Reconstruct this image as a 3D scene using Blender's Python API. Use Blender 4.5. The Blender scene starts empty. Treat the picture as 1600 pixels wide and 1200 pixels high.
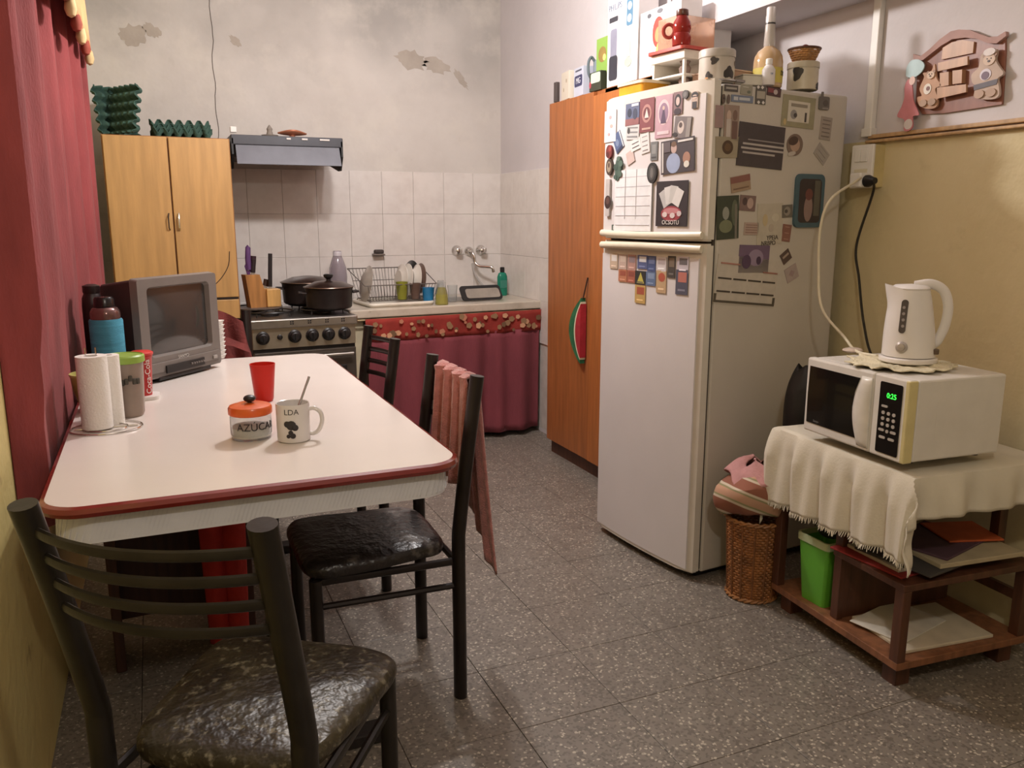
import bpy, bmesh, math, random
from mathutils import Vector, Matrix, noise
random.seed(7)
PI = math.pi
S = bpy.context.scene
COL = S.collection
def rad(a): return a*PI/180

# ---------------------------------------------------------------- camera, world, lights, exposure
cam = bpy.data.cameras.new('camera'); co = bpy.data.objects.new('camera', cam); COL.objects.link(co)
cam.sensor_width = 36; cam.lens = 1290/1600*36; cam.clip_start = .02
co.location = (0, 0, 1.30); co.rotation_euler = (rad(90-11.4), 0, rad(-23.3))
S.camera = co
w = bpy.data.worlds.new('world'); S.world = w; w.use_nodes = True
w.node_tree.nodes['Background'].inputs[0].default_value = (1, .85, .7, 1)
w.node_tree.nodes['Background'].inputs[1].default_value = .08
def lamp(name, loc, power, color, r):
    l = bpy.data.lights.new(name, 'POINT'); l.energy = power; l.color = color; l.shadow_soft_size = r
    o = bpy.data.objects.new(name, l); o.location = loc; COL.objects.link(o)
lamp('ceiling_bulb', (.88, 3.15, 2.3), 62, (1, .955, .93), .045)
lamp('ceiling_bulb', (1.10, 3.22, 2.3), 26, (1, .955, .93), .045)
lamp('hallway_bulb', (.45, .1, 2.15), 34, (1, .90, .77), .06)
S.view_settings.view_transform = 'Standard'; S.view_settings.look = 'None'
S.view_settings.exposure = 0.08; S.view_settings.gamma = 1; S.view_settings.use_curve_mapping = False

# ---------------------------------------------------------------- materials
def lin(c):
    g_ = sum(c)/3; c = tuple(v*.87+g_*.13 for v in c)
    return tuple(((v/255)/12.92 if v/255 <= .04045 else ((v/255+.055)/1.055)**2.4) for v in c)+(1,)
MC = {}
def M(c, rough=.5, metal=0, var=.12, scale=14, bump=0, bscale=60, trans=0, emit=0, coat=0, alpha=1, sheen=0, stretch=None):
    key = (c, rough, metal, var, scale, bump, bscale, trans, emit, coat, alpha, sheen, stretch)
    if key in MC: return MC[key]
    m = bpy.data.materials.new('mat_%d' % len(MC)); MC[key] = m; m.use_nodes = True
    n = m.node_tree; b = n.nodes['Principled BSDF']; L = lin(c)
    tc = n.nodes.new('ShaderNodeTexCoord'); src = tc.outputs['Object']
    if stretch:
        mp = n.nodes.new('ShaderNodeMapping'); mp.inputs['Scale'].default_value = stretch
        n.links.new(src, mp.inputs[0]); src = mp.outputs[0]
    nz = n.nodes.new('ShaderNodeTexNoise'); nz.inputs['Scale'].default_value = scale; nz.inputs['Detail'].default_value = 4
    n.links.new(src, nz.inputs['Vector'])
    r = n.nodes.new('ShaderNodeValToRGB'); r.color_ramp.elements[0].position = .3; r.color_ramp.elements[1].position = .7
    r.color_ramp.elements[0].color = tuple(max(0, v*(1-var)) for v in L[:3])+(1,)
    r.color_ramp.elements[1].color = tuple(min(1, v*(1+var)) for v in L[:3])+(1,)
    n.links.new(nz.outputs[0], r.inputs[0]); n.links.new(r.outputs[0], b.inputs['Base Color'])
    b.inputs['Roughness'].default_value = rough; b.inputs['Metallic'].default_value = metal
    b.inputs['Transmission Weight'].default_value = trans
    b.inputs['Coat Weight'].default_value = coat; b.inputs['Alpha'].default_value = alpha
    b.inputs['Sheen Weight'].default_value = sheen
    if trans: b.inputs['IOR'].default_value = 1.3
    if emit:
        b.inputs['Emission Color'].default_value = L; b.inputs['Emission Strength'].default_value = emit
    if bump:
        z2 = n.nodes.new('ShaderNodeTexNoise'); z2.inputs['Scale'].default_value = bscale; z2.inputs['Detail'].default_value = 5
        n.links.new(src, z2.inputs['Vector'])
        bp = n.nodes.new('ShaderNodeBump'); bp.inputs['Strength'].default_value = bump; bp.inputs['Distance'].default_value = .01
        n.links.new(z2.outputs[0], bp.inputs['Height']); n.links.new(bp.outputs[0], b.inputs['Normal'])
    return m
def layered(base, layers, rough=.7, bump=.1, bscale=40, metal=0):
    """base colour + noise masked blotches: layers = (colour, scale, lo, hi, kind, strength)"""
    m = bpy.data.materials.new('mat_l%d' % len(bpy.data.materials)); m.use_nodes = True
    n = m.node_tree; b = n.nodes['Principled BSDF']; b.inputs['Roughness'].default_value = rough; b.inputs['Metallic'].default_value = metal
    geo = n.nodes.new('ShaderNodeNewGeometry'); pos = geo.outputs['Position']
    prev = n.nodes.new('ShaderNodeRGB').outputs[0]; prev.default_value = lin(base)
    for (c, sc, lo, hi, kind, st) in layers:
        if kind == 'v':
            t = n.nodes.new('ShaderNodeTexVoronoi'); t.inputs['Scale'].default_value = sc
            n.links.new(pos, t.inputs['Vector'])
            sep = n.nodes.new('ShaderNodeSeparateColor'); n.links.new(t.outputs['Color'], sep.inputs[0]); f = sep.outputs[0]
        elif kind == 'd':
            t = n.nodes.new('ShaderNodeTexVoronoi'); t.inputs['Scale'].default_value = sc
            n.links.new(pos, t.inputs['Vector']); f = t.outputs['Distance']
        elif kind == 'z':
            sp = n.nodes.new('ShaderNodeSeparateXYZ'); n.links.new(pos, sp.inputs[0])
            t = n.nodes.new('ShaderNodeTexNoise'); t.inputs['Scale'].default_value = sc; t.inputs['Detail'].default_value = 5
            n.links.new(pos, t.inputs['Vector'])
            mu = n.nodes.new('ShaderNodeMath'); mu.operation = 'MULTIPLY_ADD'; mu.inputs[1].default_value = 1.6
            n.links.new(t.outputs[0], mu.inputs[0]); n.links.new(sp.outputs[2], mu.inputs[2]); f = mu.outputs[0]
        else:
            t = n.nodes.new('ShaderNodeTexNoise'); t.inputs['Scale'].default_value = sc; t.inputs['Detail'].default_value = 6
            t.inputs['Roughness'].default_value = .6
            n.links.new(pos, t.inputs['Vector']); f = t.outputs[0]
        mr = n.nodes.new('ShaderNodeMapRange'); mr.inputs[1].default_value = lo; mr.inputs[2].default_value = hi
        mr.inputs[4].default_value = st; n.links.new(f, mr.inputs[0])
        mx = n.nodes.new('ShaderNodeMix'); mx.data_type = 'RGBA'; n.links.new(mr.outputs[0], mx.inputs[0])
        n.links.new(prev, mx.inputs[6]); mx.inputs[7].default_value = lin(c); prev = mx.outputs[2]
    n.links.new(prev, b.inputs['Base Color'])
    if bump:
        z2 = n.nodes.new('ShaderNodeTexNoise'); z2.inputs['Scale'].default_value = bscale; n.links.new(pos, z2.inputs['Vector'])
        bp = n.nodes.new('ShaderNodeBump'); bp.inputs['Strength'].default_value = bump; bp.inputs['Distance'].default_value = .01
        n.links.new(z2.outputs[0], bp.inputs['Height']); n.links.new(bp.outputs[0], b.inputs['Normal'])
    return m
TERRAZZO = layered((120, 111, 101), [((138, 129, 118), 6, .4, .7, 'n', .5), ((84, 76, 69), 140, .72, .74, 'v', .6), ((190, 178, 160), 170, .92, .94, 'v', .85), ((110, 99, 91), 60, .8, .82, 'v', .35), ((92, 82, 73), 2.2, .55, .75, 'n', .4)], rough=.42, bump=.05)
GROUT_FLOOR = M((84, 76, 68), .9)
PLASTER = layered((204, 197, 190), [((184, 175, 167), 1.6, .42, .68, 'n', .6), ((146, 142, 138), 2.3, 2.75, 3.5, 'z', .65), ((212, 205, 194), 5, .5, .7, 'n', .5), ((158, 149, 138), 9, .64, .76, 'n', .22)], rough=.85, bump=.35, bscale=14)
PAINT_UP = layered((205, 198, 200), [((190, 184, 186), 2, .4, .7, 'n', .5)], rough=.8, bump=.2, bscale=25)
YELLOW = layered((214, 197, 152), [((198, 180, 132), 3, .4, .7, 'n', .5), ((166, 146, 104), 7, .62, .78, 'n', .35)], rough=.6, bump=.35, bscale=30)
YELLOW_L = layered((214, 196, 124), [((196, 174, 104), 3, .4, .7, 'n', .6), ((120, 96, 60), 8, .66, .74, 'n', .5)], rough=.6, bump=.4, bscale=25)
TILE = layered((218, 211, 205), [((200, 190, 184), 12, .4, .7, 'n', .5)], rough=.2, bump=.02)
WHITE = M((226, 222, 216), .35, var=.03); CREAM = M((214, 204, 176), .45, var=.06)
BLACK = M((26, 24, 24), .4, var=.2); DARKBROWN = M((44, 30, 24), .5, var=.3)
STEEL = M((190, 184, 176), .28, 1, var=.08, scale=30); CHROME = M((215, 212, 208), .12, 1, var=.03)
GLASS = M((238, 240, 240), .04, trans=.95, var=.01)
def wood(c, v=.22): return M(c, .42, var=v, scale=3, stretch=(14, 14, 1.2), bump=.05, bscale=30)
PINE = wood((194, 146, 82), .12); ORANGEWOOD = wood((166, 94, 44), .18); DARKWOOD = wood((82, 46, 30), .35)

# ---------------------------------------------------------------- mesh builder
class B:
    def __init__(s): s.bm = bmesh.new(); s.m = 0; s.curvy = False
    def mi(s, i): s.m = i; return s
    def _f(s, vs):
        try: f = s.bm.faces.new(vs); f.material_index = s.m; return f
        except ValueError: return None
    def box(s, c, d, rot=None, bev=0, taper=1):
        hx, hy, hz = d[0]/2, d[1]/2, d[2]/2
        t = bmesh.new()
        vs = []
        for z in (-1, 1):
            k = taper if z > 0 else 1
            for x, y in ((-1, -1), (1, -1), (1, 1), (-1, 1)): vs.append(t.verts.new((x*hx*k, y*hy*k, z*hz)))
        for q in ((3, 2, 1, 0), (4, 5, 6, 7), (0, 1, 5, 4), (1, 2, 6, 5), (2, 3, 7, 6), (3, 0, 4, 7)): t.faces.new([vs[i] for i in q])
        if bev: bmesh.ops.bevel(t, geom=t.edges[:], offset=min(bev, min(d)*.49), segments=2, affect='EDGES', profile=.5)
        m = Matrix.Translation(c) @ (rot.to_4x4() if rot is not None else Matrix())
        return s._merge(t, m)
    def _merge(s, t, m):
        mp = {}
        for v in t.verts: mp[v] = s.bm.verts.new(m @ v.co)
        for f in t.faces: s._f([mp[v] for v in f.verts])
        t.free(); return s
    def ring(s, pts, close=True):
        return [s.bm.verts.new(p) for p in pts]
    def bridge(s, a, b, close=True):
        n = len(a); s.curvy = s.curvy or n > 20
        for i in range(n if close else n-1): s._f([a[i], a[(i+1) % n], b[(i+1) % n], b[i]])
    def lathe(s, prof, c=(0, 0, 0), n=24, sx=1, sy=1, m=None, cap=True):
        m = m or Matrix(); rs = []; s.curvy = True
        for r, z in prof:
            r = max(r, .0001)
            rs.append([s.bm.verts.new(m @ Vector((c[0]+r*sx*math.cos(2*PI*i/n), c[1]+r*sy*math.sin(2*PI*i/n), c[2]+z))) for i in range(n)])
        for a, b in zip(rs, rs[1:]): s.bridge(a, b)
        if cap: s._f(rs[0][::-1]); s._f(rs[-1])
        return s
    def cyl(s, p0, p1, r0, r1=None, n=14):
        return s.tube([p0, p1], r0, n=n, r1=r1)
    def tube(s, pts, r, n=8, r1=None, sx=1, sy=1, flat=None, cap=True, closed=False):
        pts = [Vector(p) for p in pts]; rs = []; up0 = None; s.curvy = True
        for i, p in enumerate(pts):
            if closed: d = pts[(i+1) % len(pts)]-pts[i-1]
            else: d = (pts[min(i+1, len(pts)-1)]-pts[max(i-1, 0)])
            d.normalize()
            ref = Vector(flat) if flat else (Vector((0, 0, 1)) if abs(d.z) < .9 else Vector((0, 1, 0)))
            if up0 is not None and not flat: ref = up0
            a = d.cross(ref).normalized(); b_ = a.cross(d).normalized(); up0 = b_
            rr = r if r1 is None else r+(r1-r)*i/(len(pts)-1)
            rs.append([s.bm.verts.new(p+a*rr*sx*math.cos(2*PI*k/n)+b_*rr*sy*math.sin(2*PI*k/n)) for k in range(n)])
        for a, b_ in zip(rs, rs[1:]): s.bridge(a, b_)
        if closed: s.bridge(rs[-1], rs[0])
        elif cap: s._f(rs[0][::-1]); s._f(rs[-1])
        return s
    def prism(s, poly, z0, z1, m=None):
        m = m or Matrix(); keep = s.curvy
        a = [s.bm.verts.new(m @ Vector((x, y, z0))) for x, y in poly]; b = [s.bm.verts.new(m @ Vector((x, y, z1))) for x, y in poly]
        s.bridge(a, b); s.curvy = keep; s._f(a[::-1]); s._f(b); return s
    def grid(s, nu, nv, f, close=False):
        s.curvy = True
        g = [[s.bm.verts.new(f(i/nu, j/nv)) for j in range(nv+1)] for i in range(nu+1)]
        for i in range(nu):
            for j in range(nv): s._f([g[i][j], g[i+1][j], g[i+1][j+1], g[i][j+1]])
        return s
    def ball(s, c, r, n=12, sx=1, sy=1, sz=1):
        return s.lathe([(r*math.sin(PI*i/n), -r*sz*math.cos(PI*i/n)) for i in range(n+1)], c, n*2, sx, sy)
    def obj(s, name, mats, parent=None, loc=(0, 0, 0), rot=(0, 0, 0), smooth=True, kind=None, solid=0, sub=0, angle=38, label=None):
        bmesh.ops.recalc_face_normals(s.bm, faces=s.bm.faces[:])
        me = bpy.data.meshes.new(name); s.bm.to_mesh(me); s.bm.free()
        for m in (mats if isinstance(mats, (list, tuple)) else [mats]): me.materials.append(m)
        if smooth:
            for p in me.polygons: p.use_smooth = True
            me.set_sharp_from_angle(angle=rad(angle if s.curvy else 19))
        o = bpy.data.objects.new(name, me); COL.objects.link(o); o.location = loc; o.rotation_euler = rot
        if parent: o.parent = parent
        if kind: o['kind'] = kind
        if label: o['label'] = label
        if solid:
            q = o.modifiers.new('solid', 'SOLIDIFY'); q.thickness = solid; q.offset = 0
        if sub:
            q = o.modifiers.new('sub', 'SUBSURF'); q.levels = sub; q.render_levels = sub
        return o
def T(name, label, cat, loc=(0, 0, 0), rz=0, group=None):
    o = bpy.data.objects.new(name, None); COL.objects.link(o); o.location = loc; o.rotation_euler = (0, 0, rad(rz)); o.empty_display_size = .05
    return tag(o, label, cat, group)
def tag(o, label, cat, group=None):
    o['label'] = label; o['category'] = cat
    if group: o['group'] = group
    return o
def text(s, size, name, mat, parent=None, loc=(0, 0, 0), rot=(0, 0, 0), ext=.0006, wrap=None, align='CENTER', sx=1):
    cu = bpy.data.curves.new('t', 'FONT'); cu.body = s; cu.size = size; cu.extrude = ext; cu.align_x = align; cu.align_y = 'CENTER'
    t = bpy.data.objects.new('t', cu); COL.objects.link(t)
    dg = bpy.context.evaluated_depsgraph_get(); me = bpy.data.meshes.new_from_object(t.evaluated_get(dg))
    bpy.data.objects.remove(t)
    if wrap:  # bend round a cylinder of radius wrap
        for v in me.vertices:
            a = v.co.x*sx/wrap; z = v.co.y; r = wrap+v.co.z
            v.co = (r*math.sin(a), -r*math.cos(a), z)
    else:
        for v in me.vertices: v.co = (v.co.x*sx, -v.co.z, v.co.y)
    me.materials.clear(); me.materials.append(mat)
    o = bpy.data.objects.new(name, me); COL.objects.link(o); o.location = loc; o.rotation_euler = rot
    if parent: o.parent = parent
    return o
def struct(o): o['kind'] = 'structure'; return o
def rrect(w, h, r, n=5, cx=0, cy=0):
    pts = []
    for sx, sy, a0 in ((1, 1, 0), (-1, 1, 90), (-1, -1, 180), (1, -1, 270)):
        for i in range(n+1):
            a = rad(a0+90*i/n); pts.append((cx+sx*(w/2-r)+r*math.cos(a), cy+sy*(h/2-r)+r*math.sin(a)))
    return pts
XZ = Matrix(((1, 0, 0, 0), (0, 0, -1, 0), (0, 1, 0, 0), (0, 0, 0, 1)))   # prism in the xz plane, depth along -y

# ================================================================= SETTING
XL, XR, YB, ZC, YJ, XA = -.32, 2.42, 5.12, 2.78, 3.22, 2.13
fl = struct(B().box(((XL+XR)/2, 1.8, -.06), (XR-XL+.4, 7.2, .1)).obj('floor', GROUT_FLOOR, smooth=False))
ts = .2985; x0 = XL-.06; proto = None
k = 0
for i in range(10):
    for j in range(17):
        x = x0+.3*i+.17-.062; y = .106+.3*j
        if x-ts/2 > XR or y > YB: continue
        if k > 285: break
        if proto is None:
            b = B(); b.box((0, 0, -.005), (ts, ts, .01), bev=.0012); t = b.obj('floor_tile', TERRAZZO, fl, (x, y, 0), smooth=False); proto = t
        else:
            t = proto.copy(); COL.objects.link(t); t.parent = fl; t.location = (x, y, random.uniform(-.0004, .0004))
        k += 1
struct(B().box(((XL+XR)/2, 1.8, ZC+.05), (XR-XL+.4, 7.2, .1)).obj('ceiling', PAINT_UP))
wb = struct(B().box(((XL+XR)/2, YB+.06, ZC/2), (XR-XL+.4, .1, ZC)).obj('wall_back', PLASTER))
struct(B().box(((XL+XR)/2, -1.75, ZC/2), (XR-XL+.4, .1, ZC)).obj('wall_front', PAINT_UP))
wl = struct(B().box((XL-.05, 1.7, ZC/2), (.1, 7, ZC)).obj('wall_left', YELLOW_L))
wrr = struct(B().box((XR+.05, .75, ZC/2), (.1, 5, ZC)).obj('wall_right', PAINT_UP, smooth=False))
wr = struct(B().box(((XR+XA)/2, YJ+.96, ZC/2), (XR-XA, 1.92, ZC)).obj('wall_right_alcove', PAINT_UP, smooth=False))
struct(B().box(((XR+XA)/2, .73, 2.42), (XR-XA, 4.96, .72)).obj('trim_2', PAINT_UP, smooth=False))
B().box((XR-.004, .76, .79), (.012, 4.9, 1.56)).obj('lower_panel', YELLOW, wrr, label='cream yellow painted lower wall')
tr = struct(B().box((XR-.012, 0, 1.584), (.024, 4.66, .014), bev=.003).box((XR-.018, 0, 1.566), (.036, 4.66, .010), bev=.003).obj('trim_1', wood((188, 148, 100))))
# hairline crack in back wall plaster + peeled patches
TOPZ = 1.578
crack = []
for i in range(30): crack.append((.392+.012*math.sin(i*.9)*.4+random.uniform(-.003, .003)+.05*i/29*.2, YB+.009, 1.72+i*.036))
B().tube(crack, .0022, n=5).obj('plaster_crack', M((96, 86, 78), .9), wb)
def patch(cx, cz, rx, rz, c, seed, tilt=0):
    random.seed(seed); n = 26; p = []
    for i in range(n):
        a = 2*PI*i/n; q = 1+random.uniform(-.24, .2); x, z = rx*q*math.cos(a), rz*q*math.sin(a)
        p.append((cx+x*math.cos(tilt)-z*math.sin(tilt), cz+x*math.sin(tilt)+z*math.cos(tilt)))
    m = Matrix.Translation((0, YB+.0095, 0)) @ XZ
    B().prism(p, 0, .0012, m).obj('peeled_patch', c, wb, smooth=False)
pc1 = layered((168, 157, 145), [((184, 173, 161), 9, .4, .7, 'n', .7)], rough=.9)
patch(.0, 2.26, .07, .055, pc1, 3, .2); patch(.09, 2.29, .05, .03, pc1, 5, -.5)
patch(1.54, 2.24, .10, .055, pc1, 8, -.15); patch(1.70, 2.22, .09, .045, pc1, 12, -.2); patch(1.86, 2.15, .07, .02, pc1, 15, -.9)
patch(.52, 2.27, .04, .02, pc1, 21, -.8)
B().box(((XL+XA)/2, YB+.008, .8), (XA-XL, .007, TOPZ*2-1.6 if False else 1.55)).obj('grout', M((198, 190, 182), .9), wb)
B().box((XA+.003, YB-.5, .8), (.007, 1.0, 1.55)).obj('grout', M((198, 190, 182), .9), wr)
# wall tiles, each a piece
tp = None
def put_tile(loc, rz, parent):
    global tp
    if tp is None:
        b = B(); b.box((0, 0, 0), (.1988, .012, .2556), bev=.0014); tp = b.obj('tile', TILE, parent, loc, (0, 0, rz)); return
    t = tp.copy(); COL.objects.link(t); t.parent = parent; t.location = loc; t.rotation_euler = (random.uniform(-.0015, .0015), 0, rz+random.uniform(-.0015, .0015))
for r in range(4):
    for c in range(12):
        put_tile((XA-.1-.2*c, YB+.002, TOPZ-.128-.2565*r), 0, wb)
for r in range(4):
    for c in range(5):
        put_tile((XA-.004, YB-.1-.2*c, TOPZ-.128-.2565*r), PI/2, wr)
# ---- conduit and power box
tag(B().box((XR-.012, 2.335, 1.83), (.024, .034, .49), bev=.004).box((XR-.014, 2.335, 1.60), (.03, .046, .03), bev=.003).obj('cable_conduit', WHITE),
    'vertical white plastic cable conduit running up the wall beside the fridge', 'conduit')
pb = T('power_outlet_box', 'white outlet box with switch on the wall right of the fridge', 'outlet', (2.36, 2.305, 1.405))
B().box((.030, 0, .074), (.054, .095, .148), bev=.004).obj('back_box', M((206, 186, 128), .5), pb, label='yellow painted back box')
B().box((-.002, 0, .074), (.012, .1, .15), bev=.004).obj('cover_plate', WHITE, pb)
B().box((-.010, -.012, .112), (.006, .03, .045), bev=.002).box((-.010, .018, .112), (.006, .026, .045), bev=.002).obj('switch', WHITE, pb)
B().box((-.009, 0, .04), (.004, .06, .05), bev=.002).obj('socket', CREAM, pb)
pl_ = T('plug_adapter', 'white plug adapter with a black plug stuck in the outlet box', 'plug', (2.325, 2.285, 1.43))
B().box((.006, 0, .0), (.05, .052, .05), bev=.006).obj('adapter_body', WHITE, pl_)
B().lathe([(.021, 0), (.021, .012), (.013, .03), (.011, .04)], m=Matrix.Rotation(PI/2, 4, 'X'), c=(.01, -.004, .026), n=16).obj('black_plug', BLACK, pl_)
def smoothpath(pts, n=8):
    out = []; P_ = [Vector(p) for p in pts]; P_ = [P_[0]*2-P_[1]]+P_+[P_[-1]*2-P_[-2]]
    for i in range(1, len(P_)-2):
        for k in range(n):
            t = k/n; a, b_, c, d = P_[i-1:i+3]
            out.append(.5*((2*b_)+(-a+c)*t+(2*a-5*b_+4*c-d)*t*t+(-a+3*b_-3*c+d)*t**3))
    out.append(P_[-2]); return out
tag(B().tube(smoothpath([(2.31, 2.262, 1.437), (2.26, 2.24, 1.42), (2.12, 2.2, 1.36), (2.085, 2.2, 1.27), (2.08, 2.19, 1.13), (2.06, 2.14, 1.0), (2.03, 2.0, .92), (1.98, 1.90, .894), (1.97, 1.81, .893)]), .0045, n=8).obj('kettle_cord', CREAM),
    'long cream cord hanging from the outlet to the kettle base', 'cord')
tag(B().tube(smoothpath([(2.34, 2.23, 1.42), (2.37, 2.26, 1.38), (2.355, 2.30, 1.2), (2.35, 2.27, 1.08), (2.34, 2.22, .92), (2.33, 2.15, .80), (2.3, 1.95, .66)]), .0045, n=8).obj('appliance_cord', BLACK),
    'black cord running down the wall behind the microwave', 'cord')

# ================================================================= TABLE
tb = T('kitchen_table', 'white laminate kitchen table with red edge in the middle of the room', 'table', (.188, 2.53, 0))
TW, TL, TZ = .84, 1.66, .76
tp_ = rrect(TW, TL, .075, 8)
LAM = M((222, 212, 204), .22, var=.02, scale=5, bump=.02, bscale=200)
B().prism(tp_, TZ-.02, TZ).obj('table_top', LAM, tb, smooth=True)
B().tube([(x, y, TZ-.0125) for x, y in tp_], .0125, n=8, closed=True, flat=(0, 0, 1)).obj('edge_band', M((132, 34, 28), .22, coat=.5, var=.1), tb, label='shiny red brown edge band')
ap = rrect(TW-.03, TL-.03, .07, 8)
b = B(); outer = ap; inner = rrect(TW-.045, TL-.045, .065, 8)
def ringwall(b, o_, i_, z0, z1):
    A = [b.bm.verts.new((x, y, z0)) for x, y in o_]; C_ = [b.bm.verts.new((x, y, z1)) for x, y in o_]
    D = [b.bm.verts.new((x, y, z0)) for x, y in i_]; E_ = [b.bm.verts.new((x, y, z1)) for x, y in i_]
    b.bridge(A, C_); b.bridge(D, E_); b.bridge(A, D); b.bridge(C_, E_)
ringwall(b, outer, inner, TZ-.083, TZ-.02); b.obj('apron', M((212, 212, 220), .3, var=.03), tb, label='pale ribbed apron strip')
b = B()   # fine ribs of the apron
per = []
for i in range(len(outer)):
    p, q = Vector(outer[i]+(0,)), Vector(outer[(i+1) % len(outer)]+(0,)); n_ = max(1, int((q-p).length/.0085))
    for k in range(n_): per.append((p.lerp(q, k/n_), (q-p).normalized()))
for p, d in per:
    if p.y < -TL/2+.12 or p.x > TW/2-.1:
        nrm = Vector((d.y, -d.x, 0)); b.box((p.x+nrm.x*-.0006, p.y+nrm.y*-.0006, TZ-.05), (.003, .003, .058), rot=Matrix.Rotation(math.atan2(d.y, d.x), 3, 'Z') @ Matrix.Rotation(.35, 3, 'Y'))
b.obj('apron_ribs', M((208, 208, 217), .35), tb, kind='stuff', smooth=False)
for sy in (-1, 1):
    B().tube([(.01, sy*.66, .03), (.01, sy*.66, .66)], .022, n=14).obj('leg', M((44, 38, 36), .4, .3), tb)
    B().box((.01, sy*.66, .668), (.5, .06, .018), bev=.003).obj('top_bracket', M((44, 38, 36), .4, .3), tb)
    B().box((.01, sy*.66, .018), (.52, .06, .034), bev=.006).obj('foot', M((44, 38, 36), .4, .3), tb)

# ================================================================= CHAIRS
VINYL = layered((34, 28, 27), [((48, 40, 38), 12, .4, .7, 'n', .6), ((140, 132, 126), 4.5, .56, .62, 'n', .6)], rough=.34, bump=.5, bscale=45)
VINYL2 = layered((44, 36, 26), [((74, 66, 46), 10, .42, .62, 'n', .7), ((150, 142, 120), 60, .55, .68, 'n', .6)], rough=.4, bump=.6, bscale=45)
PAINTB = M((38, 30, 28), .32, .3, var=.25, bump=.05); PAINTG = M((42, 37, 32), .33, .35, var=.25, bump=.05)
def seat_bm(sw=1):
    # trapezoid padded cushion, front at +y
    b = B(); n = 28; layers = [(.88, .409), (.985, .414), (1.0, .424), (.995, .436), (.96, .446), (.85, .453), (.55, .457), (.2, .458)]
    rs = []
    for k, z in layers:
        r = []
        for i in range(n*2):
            a = 2*PI*i/(n*2); c, s_ = math.cos(a), math.sin(a); e = .36
            x = abs(c)**e*(1 if c > 0 else -1); y = abs(s_)**e*(1 if s_ > 0 else -1)
            wx = (.185+.02*y)*(1+(sw-1)*(.5+.5*y)); r.append(b.bm.verts.new((x*wx*k, y*.195*k, z+(.0045*noise.noise(Vector((x*k*2.5, y*k*2.5, z*4))) if z > .41 else 0))))
        rs.append(r)
    for p, q in zip(rs, rs[1:]): b.bridge(p, q)
    b._f(rs[0][::-1]); b._f(rs[-1]); return b
def post_path(s, ln, bz):
    zz = .90-bz
    return smoothpath([(s*.18, -.212, 0), (s*.18, -.212, bz*.5), (s*.18, -.212, bz-.06), (s*.181, -.214-.02*ln, bz), (s*.183, -.212-ln*.5, bz+zz*.5), (s*.186, -.212-ln, .90)], 5)
def chair(name, label, loc, rz, seatmat, metal, group='metal frame kitchen chairs round the table', nr=4, sw=1, ln=.055, bz=.50):
    t = T(name, label, 'chair', loc, rz, group)
    c = seat_bm(sw).obj('seat', seatmat, t)
    for s in (-1, 1):
        B().tube(post_path(s, ln, bz), .0205, n=16, sx=1.06, sy=.88, flat=(0, 1, 0)).obj('back_post', metal, t)
        B().tube([(s*.165*sw, .165, 0), (s*.165*sw, .165, .405)], .017, n=14).obj('leg', metal, t)
        B().tube([(s*.18, -.2, .33), (s*.166*sw, .155, .33)], .009, n=8).obj('stretcher', metal, t)
    b = B()
    b.tube([(-.165*sw, .165, .397), (-.175, -.205, .397), (.175, -.205, .397), (.165*sw, .165, .397)], .0115, n=8, closed=True)
    b.obj('seat_frame', metal, t)
    for i in range(nr):
        z = .858-.043*i; yo = -.212-ln*(z-bz)/(.90-bz)
        pts = [(x*.185, yo-.052*(1-x*x), z) for x in [q/8-1 for q in range(17)]]
        B().tube(pts, .0085, n=8, sx=.6, sy=1.05, flat=(0, 0, 1)).obj('back_rail', metal, t)
    return t
chair('kitchen_chair', 'nearest dark metal chair with curved slat back and cracked vinyl seat', (.131, 1.442, 0), -35.4, VINYL2, PAINTG, sw=1.03, ln=.093, bz=.54)
chair('kitchen_chair', 'dark metal chair with black vinyl seat and a pink towel on its back', (.478, 2.143, 0), 90, VINYL, PAINTB)
chair('kitchen_chair', 'far dark metal chair tucked at the table in front of the sink curtain', (.462, 2.875, 0), 90, VINYL, PAINTB)
chair('kitchen_chair', 'dark metal chair under the red garment between television and stove', (.17, 3.52, 0), 180, VINYL, PAINTB)

# towel on chair 2: folded over the top rails, hanging outside
def cloth_noise(u, v, a=.01, f=6): return a*noise.noise(Vector((u*f, v*f*.5, 3.1)))
b = B()
def tw(u, v):
    # u across chair (y from far to near), v along the drape from inside bottom over the top to outside bottom
    y = 2.305-u*.30+.0*v
    fold = .011*math.sin(u*25+v*1.5)+.005*math.sin(u*47+2)
    L = v*.98
    if L < .30: x = .722+.024*(L/.30); z = .575+L*.97-.16*(1-u)*0
    elif L < .38:
        a = (L-.30)/.08*PI; x = .757-.02*math.cos(a); z = .866+.018*math.sin(a)
    else:
        q = L-.38; x = .779+.045*q/.6; z = .866-q*(.62+.32*u**1.5)
    z -= .0
    return Vector((x+fold, y+.03*math.sin(v*3)*u+(.06*u*max(0, L-.5) if 1 else 0)-.0, z))
b.grid(46, 46, tw)
tag(b.obj('hand_towel', M((196, 118, 112), .95, var=.18, scale=40, bump=.6, bscale=220, sheen=.5), solid=.006), 'worn pink towel hanging over the back of the second chair', 'towel')
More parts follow.
